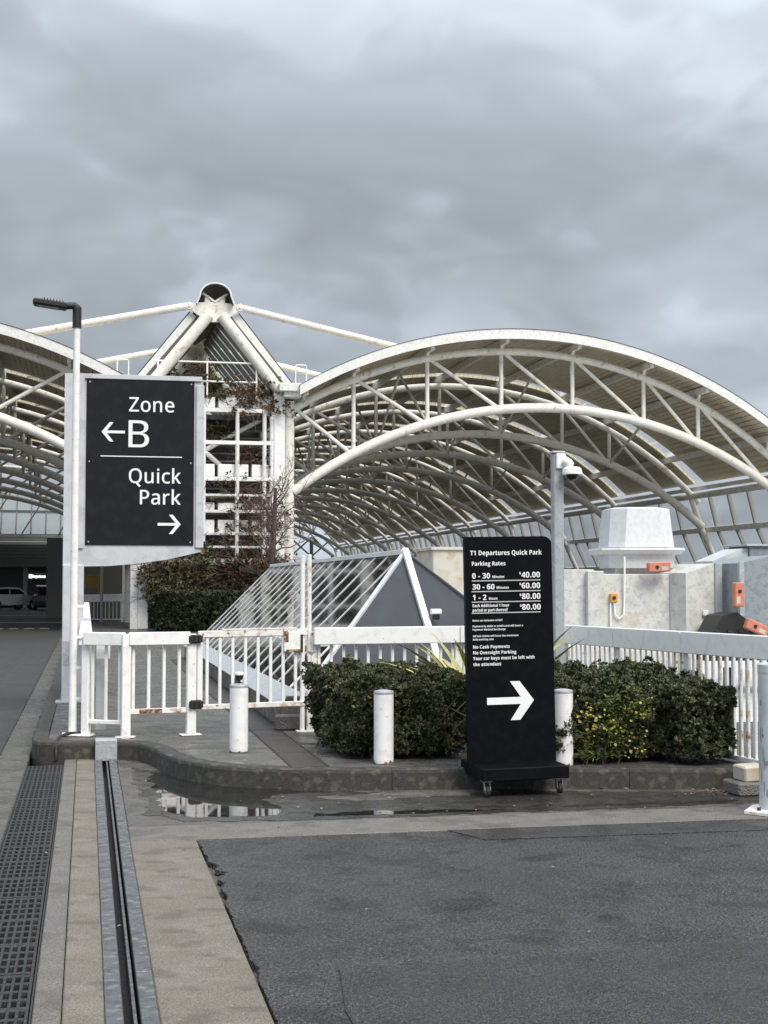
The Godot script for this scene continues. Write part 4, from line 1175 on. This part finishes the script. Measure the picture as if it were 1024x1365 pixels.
func make_truss(t: Node3D, sg: float) -> Node3D:
	var tr := Node3D.new(); tr.name = "truss"; t.add_child(tr, true)
	var up := []
	var lo := []
	for i in 29:
		var x := lerpf(NODES[0], 25.75, i / 28.0)
		up.append(Vector3(mx(x, sg), top_y(x), 0))
	for i in 29:
		var x := lerpf(NODES[0], 25.9, i / 28.0)
		lo.append(Vector3(mx(x, sg), low_y(x), 0))
	ptube(tr, "top_chord", M.truss_paint, up, .135, 12)
	ptube(tr, "bottom_chord", M.truss_paint, lo, .17, 14)
	for i in range(1, 7):
		var x: float = NODES[i]
		ptube(tr, "vertical", M.truss_paint, [Vector3(mx(x, sg), top_y(x), 0), Vector3(mx(x, sg), low_y(x), 0)], .078, 8)
	for i in range(0, 7):
		var x: float = NODES[i] + .1
		var x2: float = NODES[i + 1] - .1
		ptube(tr, "diagonal", M.truss_paint, [Vector3(mx(x, sg), top_y(x) - .05, 0), Vector3(mx(x2, sg), low_y(x2) + .05, 0)], .072, 8)
	return tr

# curved sheet between x0 and x1, from s0 to s1
func sheet(x0: float, x1: float, s0: float, s1: float, sg: float, lift: float, th: float, n := 5) -> ArrayMesh:
	var m := MB.new()
	for i in n:
		var xa := lerpf(x0, x1, float(i) / n)
		var xb := lerpf(x0, x1, float(i + 1) / n)
		var ya := roof_y(xa) + lift
		var yb := roof_y(xb) + lift
		xa = mx(xa, sg); xb = mx(xb, sg)
		m.quad(V(xa, ya, s0), V(xb, yb, s0), V(xb, yb, s1), V(xa, ya, s1), Vector3.UP)
		m.quad(V(xa, ya - th, s0), V(xb, yb - th, s0), V(xb, yb - th, s1), V(xa, ya - th, s1), Vector3.DOWN)
		m.quad(V(xa, ya, s0), V(xb, yb, s0), V(xb, yb - th, s0), V(xa, ya - th, s0), V(0, 0, -1))
		m.quad(V(xa, ya, s1), V(xb, yb, s1), V(xb, yb - th, s1), V(xa, ya - th, s1), V(0, 0, 1))
		if i == 0: m.quad(V(xa, ya, s0), V(xa, ya, s1), V(xa, ya - th, s1), V(xa, ya - th, s0), Vector3(-sg, 0, 0))
		if i == n - 1: m.quad(V(xb, yb, s0), V(xb, yb, s1), V(xb, yb - th, s1), V(xb, yb - th, s0), Vector3(sg, 0, 0))
	return m.mesh()

func vault(sg: float, label: String, bays: int) -> Node3D:
	var t := thing("vault_canopy", label, "canopy", V(0, 0, FRONT), 0, "vaulted canopies")
	var first: Node3D = null
	for i in bays + 1:
		var tr: Node3D
		if i == 0:
			tr = make_truss(t, sg); first = tr
		else:
			tr = first.duplicate(); tr.name = "truss"; t.add_child(tr, true)
		tr.position = V(0, 0, i * BAY)
	var len := bays * BAY
	# purlins with a bracket at the front
	for i in range(0, 8):
		var x: float = NODES[i] + (.35 if i == 0 else 0.0)
		pbar(t, "purlin", M.truss_paint, V(mx(x, sg), roof_y(x) - .27, -.85), V(mx(x, sg), roof_y(x) - .27, len + .3), .13, .24)
		var m := MB.new()
		m.tube([V(mx(x, sg), top_y(x) + .05, 0), V(mx(x, sg), roof_y(x) - .2, -.25)], .07, 8)
		part(t, "bracket", m.mesh(), M.truss_paint)
	# bracing in the roof plane between trusses: two tubes from each purlin node down to the next bottom chord
	for i in bays:
		for k in [2, 4, 6]:
			var x: float = NODES[k]
			ptube(t, "brace", M.truss_paint, [V(mx(x, sg), low_y(x), i * BAY), V(mx(x, sg), top_y(x) + .1, i * BAY + BAY * .5)], .055, 6)
			ptube(t, "brace", M.truss_paint, [V(mx(x, sg), low_y(x), i * BAY + BAY), V(mx(x, sg), top_y(x) + .1, i * BAY + BAY * .5)], .055, 6)
	# sheets and skylight strips
	for k in range(0, 7):
		var x0: float = NODES[k] + (.1 if k == 0 else .0)
		var x1: float = NODES[k + 1] + (1.35 if k == 6 else 0.0)
		var roofm := sheet(x0, x1, .35, BAY - .65, sg, 0, .1)
		var front := sheet(x0, x1, -.95, BAY - .65, sg, 0, .1)
		for i in bays:
			part(t, "roof_sheet", front if i == 0 else roofm, M.roof_tan, V(0, 0, i * BAY))
		var pane := sheet(lerpf(x0, x1, .03), lerpf(x0, x1, .49), -.63, .33, sg, -.02, .03, 3)
		var pane2 := sheet(lerpf(x0, x1, .51), lerpf(x0, x1, .97), -.63, .33, sg, -.02, .03, 3)
		for i in range(1, bays + 1):
			part(t, "skylight_pane", pane, M.opal, V(0, 0, i * BAY))
			part(t, "skylight_pane", pane2, M.opal, V(0, 0, i * BAY))
		# fascia along the front edge and a thin drip edge above it
		var fm := sheet(x0, x1, -1.02, -.955, sg, .06, .34, 6)
		part(t, "fascia", fm, M.fascia)
		part(t, "edge_trim", sheet(x0, x1, -1.04, -.7, sg, .075, .012, 6), M.dark_steel)
	return t

func vaults() -> void:
	var t := vault(1.0, "long white vaulted canopy of arched trusses on the right", BAYS)
	var len := BAYS * BAY
	# outer edge: beams, sloping glass wall with ribs
	ptube(t, "edge_beam", M.truss_paint, [V(25.4, 5.42, -.8), V(25.4, 5.42, len)], .13, 10)
	pbar(t, "edge_beam", M.truss_paint, V(25.78, 5.78, -.8), V(25.78, 5.78, len), .12, .16)
	var rows := [[25.75, 5.9], [25.85, 5.62], [26.25, 4.0], [26.95, 2.5], [27.9, .6], [28.1, .2]]
	for k in range(1, rows.size() - 1):
		pbar(t, "transom", M.truss_paint, V(rows[k + 1][0], rows[k + 1][1], -.8), V(rows[k + 1][0], rows[k + 1][1], len), .22, .2)
	var step := 1.8
	var n := int((len + .8) / step)
	for i in n + 1:
		var s := -.8 + i * step
		for k in range(1, rows.size() - 1):
			pbar(t, "mullion", M.beam_grey, V(rows[k][0], rows[k][1], s), V(rows[k + 1][0], rows[k + 1][1], s), .1, .16, Vector3(1, .7, 0))
			if i < n and k < 4:
				var m := MB.new()
				m.quad(V(rows[k][0], rows[k][1], s + .06), V(rows[k][0], rows[k][1], s + step - .06), V(rows[k + 1][0], rows[k + 1][1], s + step - .06), V(rows[k + 1][0], rows[k + 1][1], s + .06), Vector3(1, .7, 0))
				part(t, "wall_pane", m.mesh(), M.wall_pane)
	for i in BAYS + 1:
		ptube(t, "rib", M.truss_paint, [V(25.4, 5.4, i * BAY), V(25.9, 4.0, i * BAY), V(26.6, 2.5, i * BAY), V(27.6, .1, i * BAY)], .12, 10)
		ptube(t, "column", M.truss_paint, [V(6.72, .15, i * BAY), V(6.72, 7.9, i * BAY)], .17, 12)
	# valley gutter on the left edge
	pbox(t, "gutter", M.fascia, V(6.75, 8.3, len / 2 - .3), Vector3(.95, .28, len + .9), .02)
	pbox(t, "gutter_lip", M.fascia, V(6.75, 8.07, len / 2 - .25), Vector3(.6, .18, len + .7), .02)
	# end screen
	for i in 9:
		var x := 7.2 + i * 2.25
		ptube(t, "end_column", M.beam_grey, [V(x, 0.1, len), V(x, low_y(x), len)], .2, 8)
		if i < 8:
			for r in 3:
				ptube(t, "end_brace", M.beam_grey, [V(x, .6 + r * 2.0, len), V(x + 2.25, 2.6 + r * 2.0, len)], .09, 6)
				ptube(t, "end_brace", M.beam_grey, [V(x, 2.6 + r * 2.0, len), V(x + 2.25, .6 + r * 2.0, len)], .09, 6)
	# the canopy over the road
	t = vault(-1.0, "dark vaulted truss canopy over the road on the left", 6)
	len = 6 * BAY
	pbox(t, "gutter", M.fascia, V(1.55, 8.3, len / 2 - .3), Vector3(.95, .28, len + .9), .02)
	for i in 7:
		ptube(t, "column", M.truss_paint, [V(-17.1, 0, i * BAY), V(-17.1, 5.4, i * BAY)], .2, 10)
		ptube(t, "column", M.truss_paint, [V(1.62, .15, i * BAY + .01), V(1.62, 7.9, i * BAY + .01)], .17, 12)

# ---------------------------------------------------------------- ridge roof between the canopies
func ridge_roof() -> void:
	var t := thing("ridge_roof", "white tubular A-frame ridge roof with gusset plates and stay tubes", "roof structure", V(CX, 0, FRONT))
	for i in 6:
		var s := i * BAY
		var z := V(0, 0, s)
		var fr := Node3D.new(); fr.name = "a_frame"; t.add_child(fr, true); fr.position = z
		for sd in [-1.0, 1.0]:
			ptube(fr, "leg", M.truss_paint, [Vector3(sd * .22, 10.75, .12), Vector3(sd * 2.28, 8.15, .12)], .2, 16)
			ptube(fr, "stay", M.truss_paint, [Vector3(sd * .95, 11.05, 0), Vector3(sd * 6.55, 9.85, 0)], .13, 12)
			var m := MB.new(); m.tube([Vector3(sd * .86, 11.07, -.09), Vector3(sd * .86, 11.07, .09)], .13, 14)
			m.tube([Vector3(sd * .86, 11.07, .09), Vector3(sd * .86, 11.07, .13)], .05, 8)
			part(fr, "pin", m.mesh(), M.truss_paint)
			ptube(fr, "prop", M.truss_paint, [Vector3(0, 11.22, .05), Vector3(sd * .42, 11.52, .05)], .045, 8)
			pbox(fr, "lug", M.truss_paint, Vector3(sd * .25, 11.28, 0), Vector3(.2, .24, .1), .02)
		var g := MB.new()
		var p := PackedVector2Array()
		for q in [[-.9, 11.08], [-.82, 11.16], [-.4, 11.2], [0, 11.24], [.4, 11.2], [.82, 11.16], [.9, 11.08], [.78, 10.92], [.6, 10.78], [.28, 10.62], [.12, 10.54], [-.12, 10.54], [-.28, 10.62], [-.6, 10.78], [-.78, 10.92]]: p.append(Vector2(q[0], q[1]))
		g.extrude(p, -.12, Transform3D(Basis(), Vector3(0, 0, .06)))
		part(fr, "gusset_plate", g.mesh(), M.truss_paint)
	# sloping panels on both sides, each bay in strips with ribs between
	for sd in [-1.0, 1.0]:
		for i in 5:
			for k in 8:
				var s0 := i * BAY + .15 + k * (BAY / 8.0)
				var a := Vector3(sd * .3, 11.0, 0); var b := Vector3(sd * 2.72, 8.05, 0)
				var o := Vector3(sd * .78, .62, 0) * .1
				pbar(t, "slope_panel", M.wall_pane, (a + o) + V(0, 0, s0 + BAY / 16.0), (b + o) + V(0, 0, s0 + BAY / 16.0), BAY / 8.0 - .07, .012, Vector3(sd * .78, .62, 0))
				pbar(t, "slope_rib", M.louvre, a + V(0, 0, s0), b + V(0, 0, s0), .07, .14, Vector3(sd * .78, .62, 0))
		pbar(t, "edge_panel", M.fascia, Vector3(sd * .7, 10.8, -.18), Vector3(sd * 2.82, 8.1, -.18), .1, .3, Vector3(sd * .78, .62, 0))
		pbar(t, "edge_trim", M.dark_steel, Vector3(sd * .83, 10.9, -.16), Vector3(sd * 2.95, 8.2, -.16), .06, .04, Vector3(sd * .78, .62, 0))
	# ridge hood
	var m := MB.new()
	var n := 14
	var len := 5 * BAY + .6
	for sh in [[.52, 1.0], [.49, -1.0]]:
		for i in n:
			var f := func(k: int) -> Vector3:
				var a := PI * (1.0 - float(k) / n)
				return Vector3(cos(a) * sh[0], 11.38 + sin(a) * sh[0] * .82, .35)
			var a: Vector3 = f.call(i)
			var b: Vector3 = f.call(i + 1)
			var o: Vector3 = ((a + b) / 2 - Vector3(0, 11.38, .35)) * sh[1]
			m.quad(a, b, b + V(0, 0, len), a + V(0, 0, len), o)
	for sd in [-1.0, 1.0]:
		m.bar(Vector3(sd * .5, 11.38, .35 - len / 2), Vector3(sd * .62, 11.12, .35 - len / 2) , len, .03, Vector3(1, 0, 0) * sd)
	part(t, "ridge_hood", m.mesh(), M.dark_steel)
	m = MB.new()
	var rim := []
	for i in n + 1:
		var a := PI * (1.0 - float(i) / n)
		rim.append(Vector3(cos(a) * .52, 11.38 + sin(a) * .52 * .82, .36))
	rim.push_front(Vector3(-.63, 11.1, .36)); rim.append(Vector3(.63, 11.1, .36))
	m.tube(rim, .03, 6)
	part(t, "hood_rim", m.mesh(), M.fascia)

# ---------------------------------------------------------------- planted trellis tower under the ridge
func tower() -> void:
	var t := thing("trellis_tower", "white framed trellis tower with planter boxes under the ridge roof", "tower", V(CX, .15, FRONT))
	for x in [-2.35, 2.2]:
		for z in [.0, -4.0]:
			pbox(t, "column", M.white_paint, Vector3(x, 4.05, z), Vector3(.38, 8.1, .42), .03)
	pbox(t, "column", M.fascia, Vector3(-2.62, 4.05, .1), Vector3(.26, 8.1, .3), .02)
	var xs := [-1.55, -.35, .78, 1.7, 1.95]
	for x in xs:
		ptube(t, "upright", M.fascia, [Vector3(x, 1.6, .12), Vector3(x, 7.4, .12)], .075, 8)
	var lv := [[7.38, .14], [6.28, .13], [5.05, .14], [4.5, .08], [3.95, .1], [3.2, .1], [2.75, .08], [2.25, .22]]
	for l in lv:
		pbox(t, "cross_beam", M.white_paint if l[0] > 4.6 else M.fascia, Vector3(-.1, l[0], .1), Vector3(4.5, l[1], .16), .012)
	for k in 9:
		pbox(t, "slat", M.beam_grey, Vector3(-.1, 2.45 + k * .29, -.62), Vector3(4.3, .07, .05), .006)
	for k in 5:
		pbox(t, "slat", M.beam_grey, Vector3(-.1, 5.75 + k * .27, -1.1), Vector3(4.3, .06, .05), .006)
	for l in [[7.65, .36], [5.35, .42], [4.1, .3], [3.45, .44]]:
		for k in 4:
			pbox(t, "planter_box", M.white_paint if l[0] > 5 else M.fascia, Vector3(-1.62 + k * 1.14, l[0], .06 - .3), Vector3(1.02, l[1], .5), .015)
	ptube(t, "diagonal", M.truss_paint, [Vector3(-1.6, 5.3, -.5), Vector3(1.8, 7.25, -.5)], .085, 8)
	ptube(t, "diagonal", M.truss_paint, [Vector3(-.6, 6.3, -.5), Vector3(.45, 5.4, -.5)], .085, 8)
	ptube(t, "diagonal", M.truss_paint, [Vector3(1.2, 4.4, -.3), Vector3(2.6, 3.9, -.3)], .1, 8)
	# floors and back wall seen behind the trellis
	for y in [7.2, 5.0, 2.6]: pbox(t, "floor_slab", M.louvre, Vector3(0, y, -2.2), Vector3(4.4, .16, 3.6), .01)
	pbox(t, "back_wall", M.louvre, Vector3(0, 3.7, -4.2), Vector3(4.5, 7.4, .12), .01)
	pbox(t, "base_wall", M.beam_grey, Vector3(.4, .6, -1.0), Vector3(3.4, 1.2, .2), .01)
	# guard rail on top
	for y in [8.35, 9.0]: ptube(t, "guard_rail", M.white_paint, [Vector3(-2.0, y, .1), Vector3(1.45, y, .1)], .035, 6)
	for x in [-1.9, -.25, 1.42]: ptube(t, "guard_post", M.white_paint, [Vector3(x, 7.8, .1), Vector3(x, 9.02, .1)], .035, 6)
	for sd in [-1.0, 1.0]:
		ptube(t, "ladder_hoop", M.white_paint, [Vector3(sd * 2.85 , 8.3, -.5), Vector3(sd * 2.85, 9.05, -.5), Vector3(sd * 2.88, 9.1, -.5), Vector3(sd * 3.2, 9.1, -.5), Vector3(sd * 3.23, 9.05, -.5), Vector3(sd * 3.23, 8.3, -.5)], .022, 6)
	# plants
	var cl := cluster(8, .16, .09, 15)
	var small := cluster(8, .12, .06, 16)
	var green := [C(.06, .07, .028), C(.085, .095, .038), C(.045, .055, .026), C(.12, .12, .05)]
	var red := [C(.13, .05, .045), C(.1, .045, .04), C(.16, .08, .06), C(.09, .07, .045)]
	var olive := [C(.13, .11, .04), C(.09, .085, .03), C(.16, .12, .05)]
	var p := func(label: String, x0: float, x1: float, y0: float, y1: float, z0: float, z1: float, n: int, tones: Array, sd: int, m: Mesh) -> void:
		var o := thing("climbing_plant", label, "plant", V(CX + (x0 + x1) / 2, .15 + y0, FRONT - (z0 + z1) / 2))
		var h := Vector3((x1 - x0) / 2, (y1 - y0), (z1 - z0) / 2)
		box_foliage(o, "foliage", Vector3(-h.x, 0, -h.z), Vector3(h.x, h.y, h.z), n, m, 1.0, tones, sd, .3, .8)
		twigs(o, Vector3(-h.x, 0, -h.z), Vector3(h.x, h.y, h.z), int(60 + n / 5.0), sd + 1, tones[0])
	p.call("reddish trailing plant spilling over the top right planter", .5, 2.5, 7.2, 8.35, -.3, .35, 240, [C(.13, .06, .03), C(.1, .07, .03), C(.07, .07, .03), C(.18, .09, .04)], 61, small)
	p.call("green and yellow shrub in the top left planter", -1.9, .35, 7.75, 8.5, -.4, .1, 420, green + olive, 63, small)
	p.call("tall yellowish shrub behind the top guard rail", -.75, -.1, 8.0, 9.0, -.9, -.3, 160, olive, 65, small)
	p.call("green climber behind the top trellis opening", -1.9, .6, 6.35, 6.9, -.9, -.4, 380, green + olive, 67, small)
	p.call("red leaved climber on the middle trellis", .7, 2.0, 5.4, 6.2, -.5, .0, 70, red, 69, small)
	p.call("mixed climber across the third trellis level", -1.9, 2.3, 4.2, 5.1, -.35, .3, 130, red + green, 71, small)
	p.call("dark red creeper patch on the right of the trellis", .6, 2.7, 3.3, 4.3, -.3, .35, 170, red, 73, small)
	p.call("green creeper on the lower left of the trellis", -2.2, .0, 2.3, 3.0, -.3, .4, 260, green, 75, small)
	p.call("tangled creeper at mid height on the right", .2, 2.5, 2.2, 3.3, -.3, .35, 130, red + olive + green, 77, small)
	p.call("dark bushy shrub behind the box hedge", -2.3, -.3, .9, 2.3, .1, .9, 700, green + olive, 79, small)
	p.call("purple red shrub in the middle above the box hedge", -.6, .8, .9, 2.3, .1, .8, 280, green + red + [C(.06, .03, .03)], 81, small)
	p.call("green shrub on the right above the box hedge", .7, 2.5, .8, 2.2, .1, .9, 500, green + red + olive, 83, cl)
	# box hedge at the foot of the tower
	var h := thing("box_hedge", "neatly clipped box hedge at the foot of the trellis tower", "hedge", V(CX + .05, .15, FRONT - 2.2))
	box_foliage(h, "foliage", Vector3(-2.15, .05, -.9), Vector3(2.0, 1.2, .9), 9000, cluster(8, .11, .06, 18), 1.0, [C(.028, .036, .016), C(.04, .048, .02), C(.05, .06, .028)], 91, .05, .4)
	stems(h, Vector3(-1.9, 0, -.6), Vector3(1.8, 1.0, .6), 40, 92, .015)
	# bare tree
	var tr := thing("bare_tree", "leafless reddish brown tree in front of the trellis right side", "tree", V(CX + 1.72, .15, FRONT - 2.6))
	var r := RandomNumberGenerator.new(); r.seed = 23
	var trunk := MB.new()
	trunk.tube([Vector3(0, -.05, 0), Vector3(.03, 1.2, 0), Vector3(-.05, 2.4, .02), Vector3(0, 3.6, 0), Vector3(.05, 4.6, 0)], [.14, .12, .11, .09, .05], 8)
	part(tr, "trunk", trunk.mesh(), M.bark)
	var br := MB.new()
	for k in 26:
		var y := r.randf_range(1.2, 4.5)
		var az := r.randf() * TAU
		grow(br, r, Vector3(0, y, 0), Vector3(cos(az), r.randf_range(.3, 1.3), sin(az) * .7).normalized(), r.randf_range(.7, 1.5), .04 - .004 * y, 3)
	part(tr, "crown", br.mesh(), M.twig_bark)

func grow(m: MB, r: RandomNumberGenerator, p: Vector3, d: Vector3, ln: float, rad: float, depth: int) -> void:
	var pts := [p]
	var q := p
	var dd := d
	for i in 3:
		dd = (dd + Vector3(r.randfn(), r.randfn() + .25, r.randfn()) * .22).normalized()
		q += dd * ln / 3.0
		pts.append(q)
	m.tube(pts, [rad, rad * .85, rad * .7, rad * .5], 4, false)
	if depth <= 0: return
	for k in 3:
		var i := 1 + r.randi() % 3
		grow(m, r, pts[i], (dd + Vector3(r.randfn(), r.randfn() * .6 + .2, r.randfn()) * .8).normalized(), ln * .62, rad * .55, depth - 1)

func twigs(t: Node3D, lo: Vector3, hi: Vector3, n: int, sd: int, tone: Color) -> void:
	var r := RandomNumberGenerator.new(); r.seed = sd
	var m := MB.new()
	for i in n:
		var p := Vector3(r.randf_range(lo.x, hi.x), r.randf_range(lo.y, hi.y), r.randf_range(lo.z, hi.z))
		var d := Vector3(r.randfn(), r.randfn() * .8, r.randfn() * .4).normalized()
		var q := p + d * r.randf_range(.2, .5)
		m.tube([p, q, q + (d + Vector3(r.randfn(), r.randfn(), 0) * .5) * .25], [.012, .009, .005], 4, false)
	part(t, "twigs", m.mesh(), M.twig_bark)

# ---------------------------------------------------------------- things beyond, under the left canopy
func wheel(car: Node3D, p: Vector3) -> void:
	var m := MB.new(); m.tube([p + Vector3(-.11, 0, 0), p + Vector3(.11, 0, 0)], .34, 16)
	var w := part(car, "wheel", m.mesh(), M.rubber)
	m = MB.new(); m.tube([p + Vector3(-.115, 0, 0), p + Vector3(.115, 0, 0)], .21, 12)
	part(w, "rim", m.mesh(), M.chrome)

func car(label: String, at: Vector3, turn: float, paint: Material, suv: float) -> void:
	var t := thing("parked_car", label, "car", at, turn, "cars parked under the left canopy")   # nose along -z
	var m := MB.new()
	var prof := PackedVector2Array([Vector2(-2.25, .35), Vector2(-2.3, .62), Vector2(-2.2, .82), Vector2(-1.2, .98), Vector2(1.9, 1.02), Vector2(2.15, .95), Vector2(2.25, .6), Vector2(2.2, .32)])
	m.extrude(prof, 1.8, Transform3D(Basis(Vector3(0, 0, 1), Vector3.UP, Vector3(-1, 0, 0)), Vector3(.9, 0, 0)))
	part(t, "body", m.mesh(), paint)
	m = MB.new()
	var rf := 1.42 + suv
	var cab := PackedVector2Array([Vector2(-1.15, .96), Vector2(-.45, rf - .05), Vector2(-.1, rf), Vector2(1.5, rf), Vector2(1.75, rf - .08), Vector2(2.12, .98)])
	m.extrude(cab, 1.5, Transform3D(Basis(Vector3(0, 0, 1), Vector3.UP, Vector3(-1, 0, 0)), Vector3(.75, 0, 0)))
	part(t, "cabin", m.mesh(), paint)
	for sd in [-1.0, 1.0]:
		m = MB.new()
		m.extrude(PackedVector2Array([Vector2(-.95, 1.02), Vector2(-.38, rf - .12), Vector2(.3, rf - .09), Vector2(.3, 1.02)]), .01, Transform3D(Basis(Vector3(0, 0, 1), Vector3.UP, Vector3(-1, 0, 0)), Vector3(sd * .757 + .005, 0, 0)))
		m.extrude(PackedVector2Array([Vector2(.38, 1.02), Vector2(.38, rf - .09), Vector2(1.4, rf - .1), Vector2(1.75, 1.04)]), .01, Transform3D(Basis(Vector3(0, 0, 1), Vector3.UP, Vector3(-1, 0, 0)), Vector3(sd * .757 + .005, 0, 0)))
		part(t, "side_window", m.mesh(), M.car_glass)
		wheel(t, Vector3(sd * .8, .34, -1.4)); wheel(t, Vector3(sd * .8, .34, 1.4))
		pbox(t, "tail_light", M.car_red, Vector3(sd * .74, .93, 2.2), Vector3(.26, .12, .08), .02)
		pbox(t, "headlight", M.chrome, Vector3(sd * .68, .72, -2.22), Vector3(.35, .13, .1), .02)
		pbox(t, "mirror", paint, Vector3(sd * .95, 1.05, -.75), Vector3(.16, .12, .1), .02)
	m = MB.new(); m.bar(Vector3(0, 1.04, 2.1), Vector3(0, rf - .1, 1.79), 1.3, .02, Vector3(1, 0, 0))
	pbar(t, "rear_window", M.car_glass, Vector3(0, 1.06, 2.1), Vector3(0, rf - .12, 1.8), 1.25, .03, Vector3(0, .3, 1))
	pbar(t, "windscreen", M.car_glass, Vector3(0, 1.02, -1.12), Vector3(0, rf - .08, -.46), 1.3, .03, Vector3(0, .6, -1))
	pbox(t, "number_plate", M.lettering, Vector3(0, .72, 2.27), Vector3(.4, .12, .02), .004)
	pbox(t, "bumper", M.black, Vector3(0, .42, 2.24), Vector3(1.7, .16, .1), .02)

func left_background() -> void:
	car("pale hatchback parked at the far left under the canopy", V(-5.1, 0, 96), -.9, M.car_white, .05)
	car("dark car seen from behind under the departures sign", V(-2.55, 0, 95.5), .08, M.car_dark, .2)
	# terminal front across the road
	var t := thing("terminal_front", "dark terminal front with louvred band and slanted glazing", "building", V(-14, 0, 104), .12)
	pbox(t, "canopy_band", M.louvre, V(9, 3.7, 0), Vector3(26, 1.6, .6), .02)
	for i in 7: pbox(t, "louvre_blade", M.louvre, V(9, 3.02 + i * .22, -.34), Vector3(26, .05, .08), .004)
	for k in 3: pbox(t, "fascia_strip", M.beam_grey, V(9, 4.62 + k * .26, -.1 + .05 * k), Vector3(26, .22, .5), .01)
	pbox(t, "soffit", M.dark_wall, V(9, 2.95, 5), Vector3(26, .1, 10), .01)
	pbox(t, "rear_wall", M.dark_wall, V(9, 1.5, 9.5), Vector3(26, 3.0, .2), .01)
	pbox(t, "roof_deck", M.dark_wall, V(9, 5.3, 7), Vector3(26, .1, 12), .01)
	for i in 24:
		var x := -3.6 + i * 1.05
		pbar(t, "mullion", M.louvre, V(x, 5.35, -.1), V(x + .35, 8.6, 3.0), .09, .14, Vector3(0, .6, 1))
		for row in [[0.0, .48], [.54, 1.0]]:
			var m := MB.new()
			var a := V(x + .05, 5.35, -.05); var u := V(.35, 3.25, 3.1)
			m.quad(a + u * row[0], a + V(.95, 0, 0) + u * row[0], a + V(.95, 0, 0) + u * row[1], a + u * row[1], Vector3(0, .6, 1))
			part(t, "glazing", m.mesh(), M.terminal_pane)
	pbox(t, "transom", M.louvre, V(9, 7.0, 1.45), Vector3(26, .16, .2), .01)
	for i in 8: pbar(t, "strut", M.louvre, V(-1 + i * 2.6, 5.3, -.4), V(.9 + i * 2.6, 8.4, -.3), .09, .09)
	for i in 6: ptube(t, "column", M.beam_grey, [V(-1 + i * 3.6, 0, 1), V(-1 + i * 3.6, 2.9, 1)], .16, 10)
	var sg := thing("departures_sign", "small lit white departures sign in the dark terminal entrance", "sign", V(-3.9, 2.1, 103.0), .0)
	pbox(sg, "panel", M.dark_wall, Vector3(.5, .16, -.06), Vector3(1.5, .42, .06), .01)
	pbox(sg, "pictogram", M.sign_light, Vector3(.0, .14, -.02), Vector3(.22, .24, .01), 0)
	text(sg, "Departures", .14, 1.02, .04, .2, -.025, M.sign_light)
	# painted lines across the road
	slab("road_marking", M.white_line, -9, -1.0, 63.5, 64.1, .0045, .004, 0)
	for i in 9: slab("road_marking", M.white_line, -6.2 + i * .56, -5.85 + i * .56, 54.2, 55.2, .0045, .004, 0)
	slab("road_marking", M.white_line, -9, -1.0, 78.0, 78.4, .0045, .004, 0)
	# barrier and lobby beyond the tower's left side
	var f := fence("fence", "white fence beyond the tower left column in the shade", Vector2(-.1, 58), Vector2(3.2, 57.5), .16, 1.25, 1.3, {"board": .3, "pickets": 22, "posts": [0.0, .45, 1.0], "group": "white picket fences"})
	t = thing("lobby_canopy", "curved grey lobby canopy seen under the zone sign", "canopy", V(-.5, 2.4, 56))
	var m := MB.new()
	m.extrude(PackedVector2Array([Vector2(0, -.1), Vector2(.9, -.06), Vector2(1.6, .04), Vector2(2.3, .22), Vector2(2.3, .55), Vector2(0, .5)]), -3.0)
	part(t, "fascia", m.mesh(), M.fascia)
	pbox(t, "dark_band", M.black, Vector3(1.0, .72, -1), Vector3(2.2, .35, 2), .01)
	pbox(t, "roof", M.fascia, Vector3(1.2, 1.05, -1.5), Vector3(2.8, .3, 3), .01)
	ptube(t, "post", M.beam_grey, [Vector3(1.05, -2.2, .1), Vector3(1.05, 1.0, .1)], .06, 8)
	ptube(t, "post", M.beam_grey, [Vector3(2.2, -2.2, -2), Vector3(2.2, 1.0, -2)], .12, 8)
	t = thing("yellow_panel", "dull yellow panel in the shade under the lobby canopy", "panel", V(.1, .15, 60))
	pbox(t, "board", M.yellow_panel, Vector3(0, 1.35, 0), Vector3(.95, 1.1, .1), .02)
	pbox(t, "inner_board", M.dark_wall, Vector3(0, 1.1, .055), Vector3(.6, .5, .02), .01)
	for x in [-.4, .4]: pbox(t, "leg", M.dark_steel, Vector3(x, .4, 0), Vector3(.08, .8, .08), .01)
	t = thing("lobby_wall", "dark lobby wall behind the white fence under the sign", "wall", V(1.2, .15, 66))
	pbox(t, "wall", M.louvre, Vector3(0, 1.8, 0), Vector3(6, 3.6, .3), .02)

func _ready() -> void:
	rng.seed = 7
	materials()
	world()
	ground()
	puddles()
	grate_and_track()
	vaults()
	ridge_roof()
	tower()
	left_background()
	skylight()
	ventilation()
	fences()
	zone_sign()
	lamp_pole()
	totem()
	camera_pole()
	steel_post()
	bollard("white bollard topped by a small black cup shaped fitting before gate", 1.32, 12.56, .58, true)
	bollard("white bollard in front of the hedge left of the totem", 2.4, 11.5, .585, false)
	bollard("white bollard half hidden by the right side of the totem", 3.81, 11.1, .6, false)
	hedges()
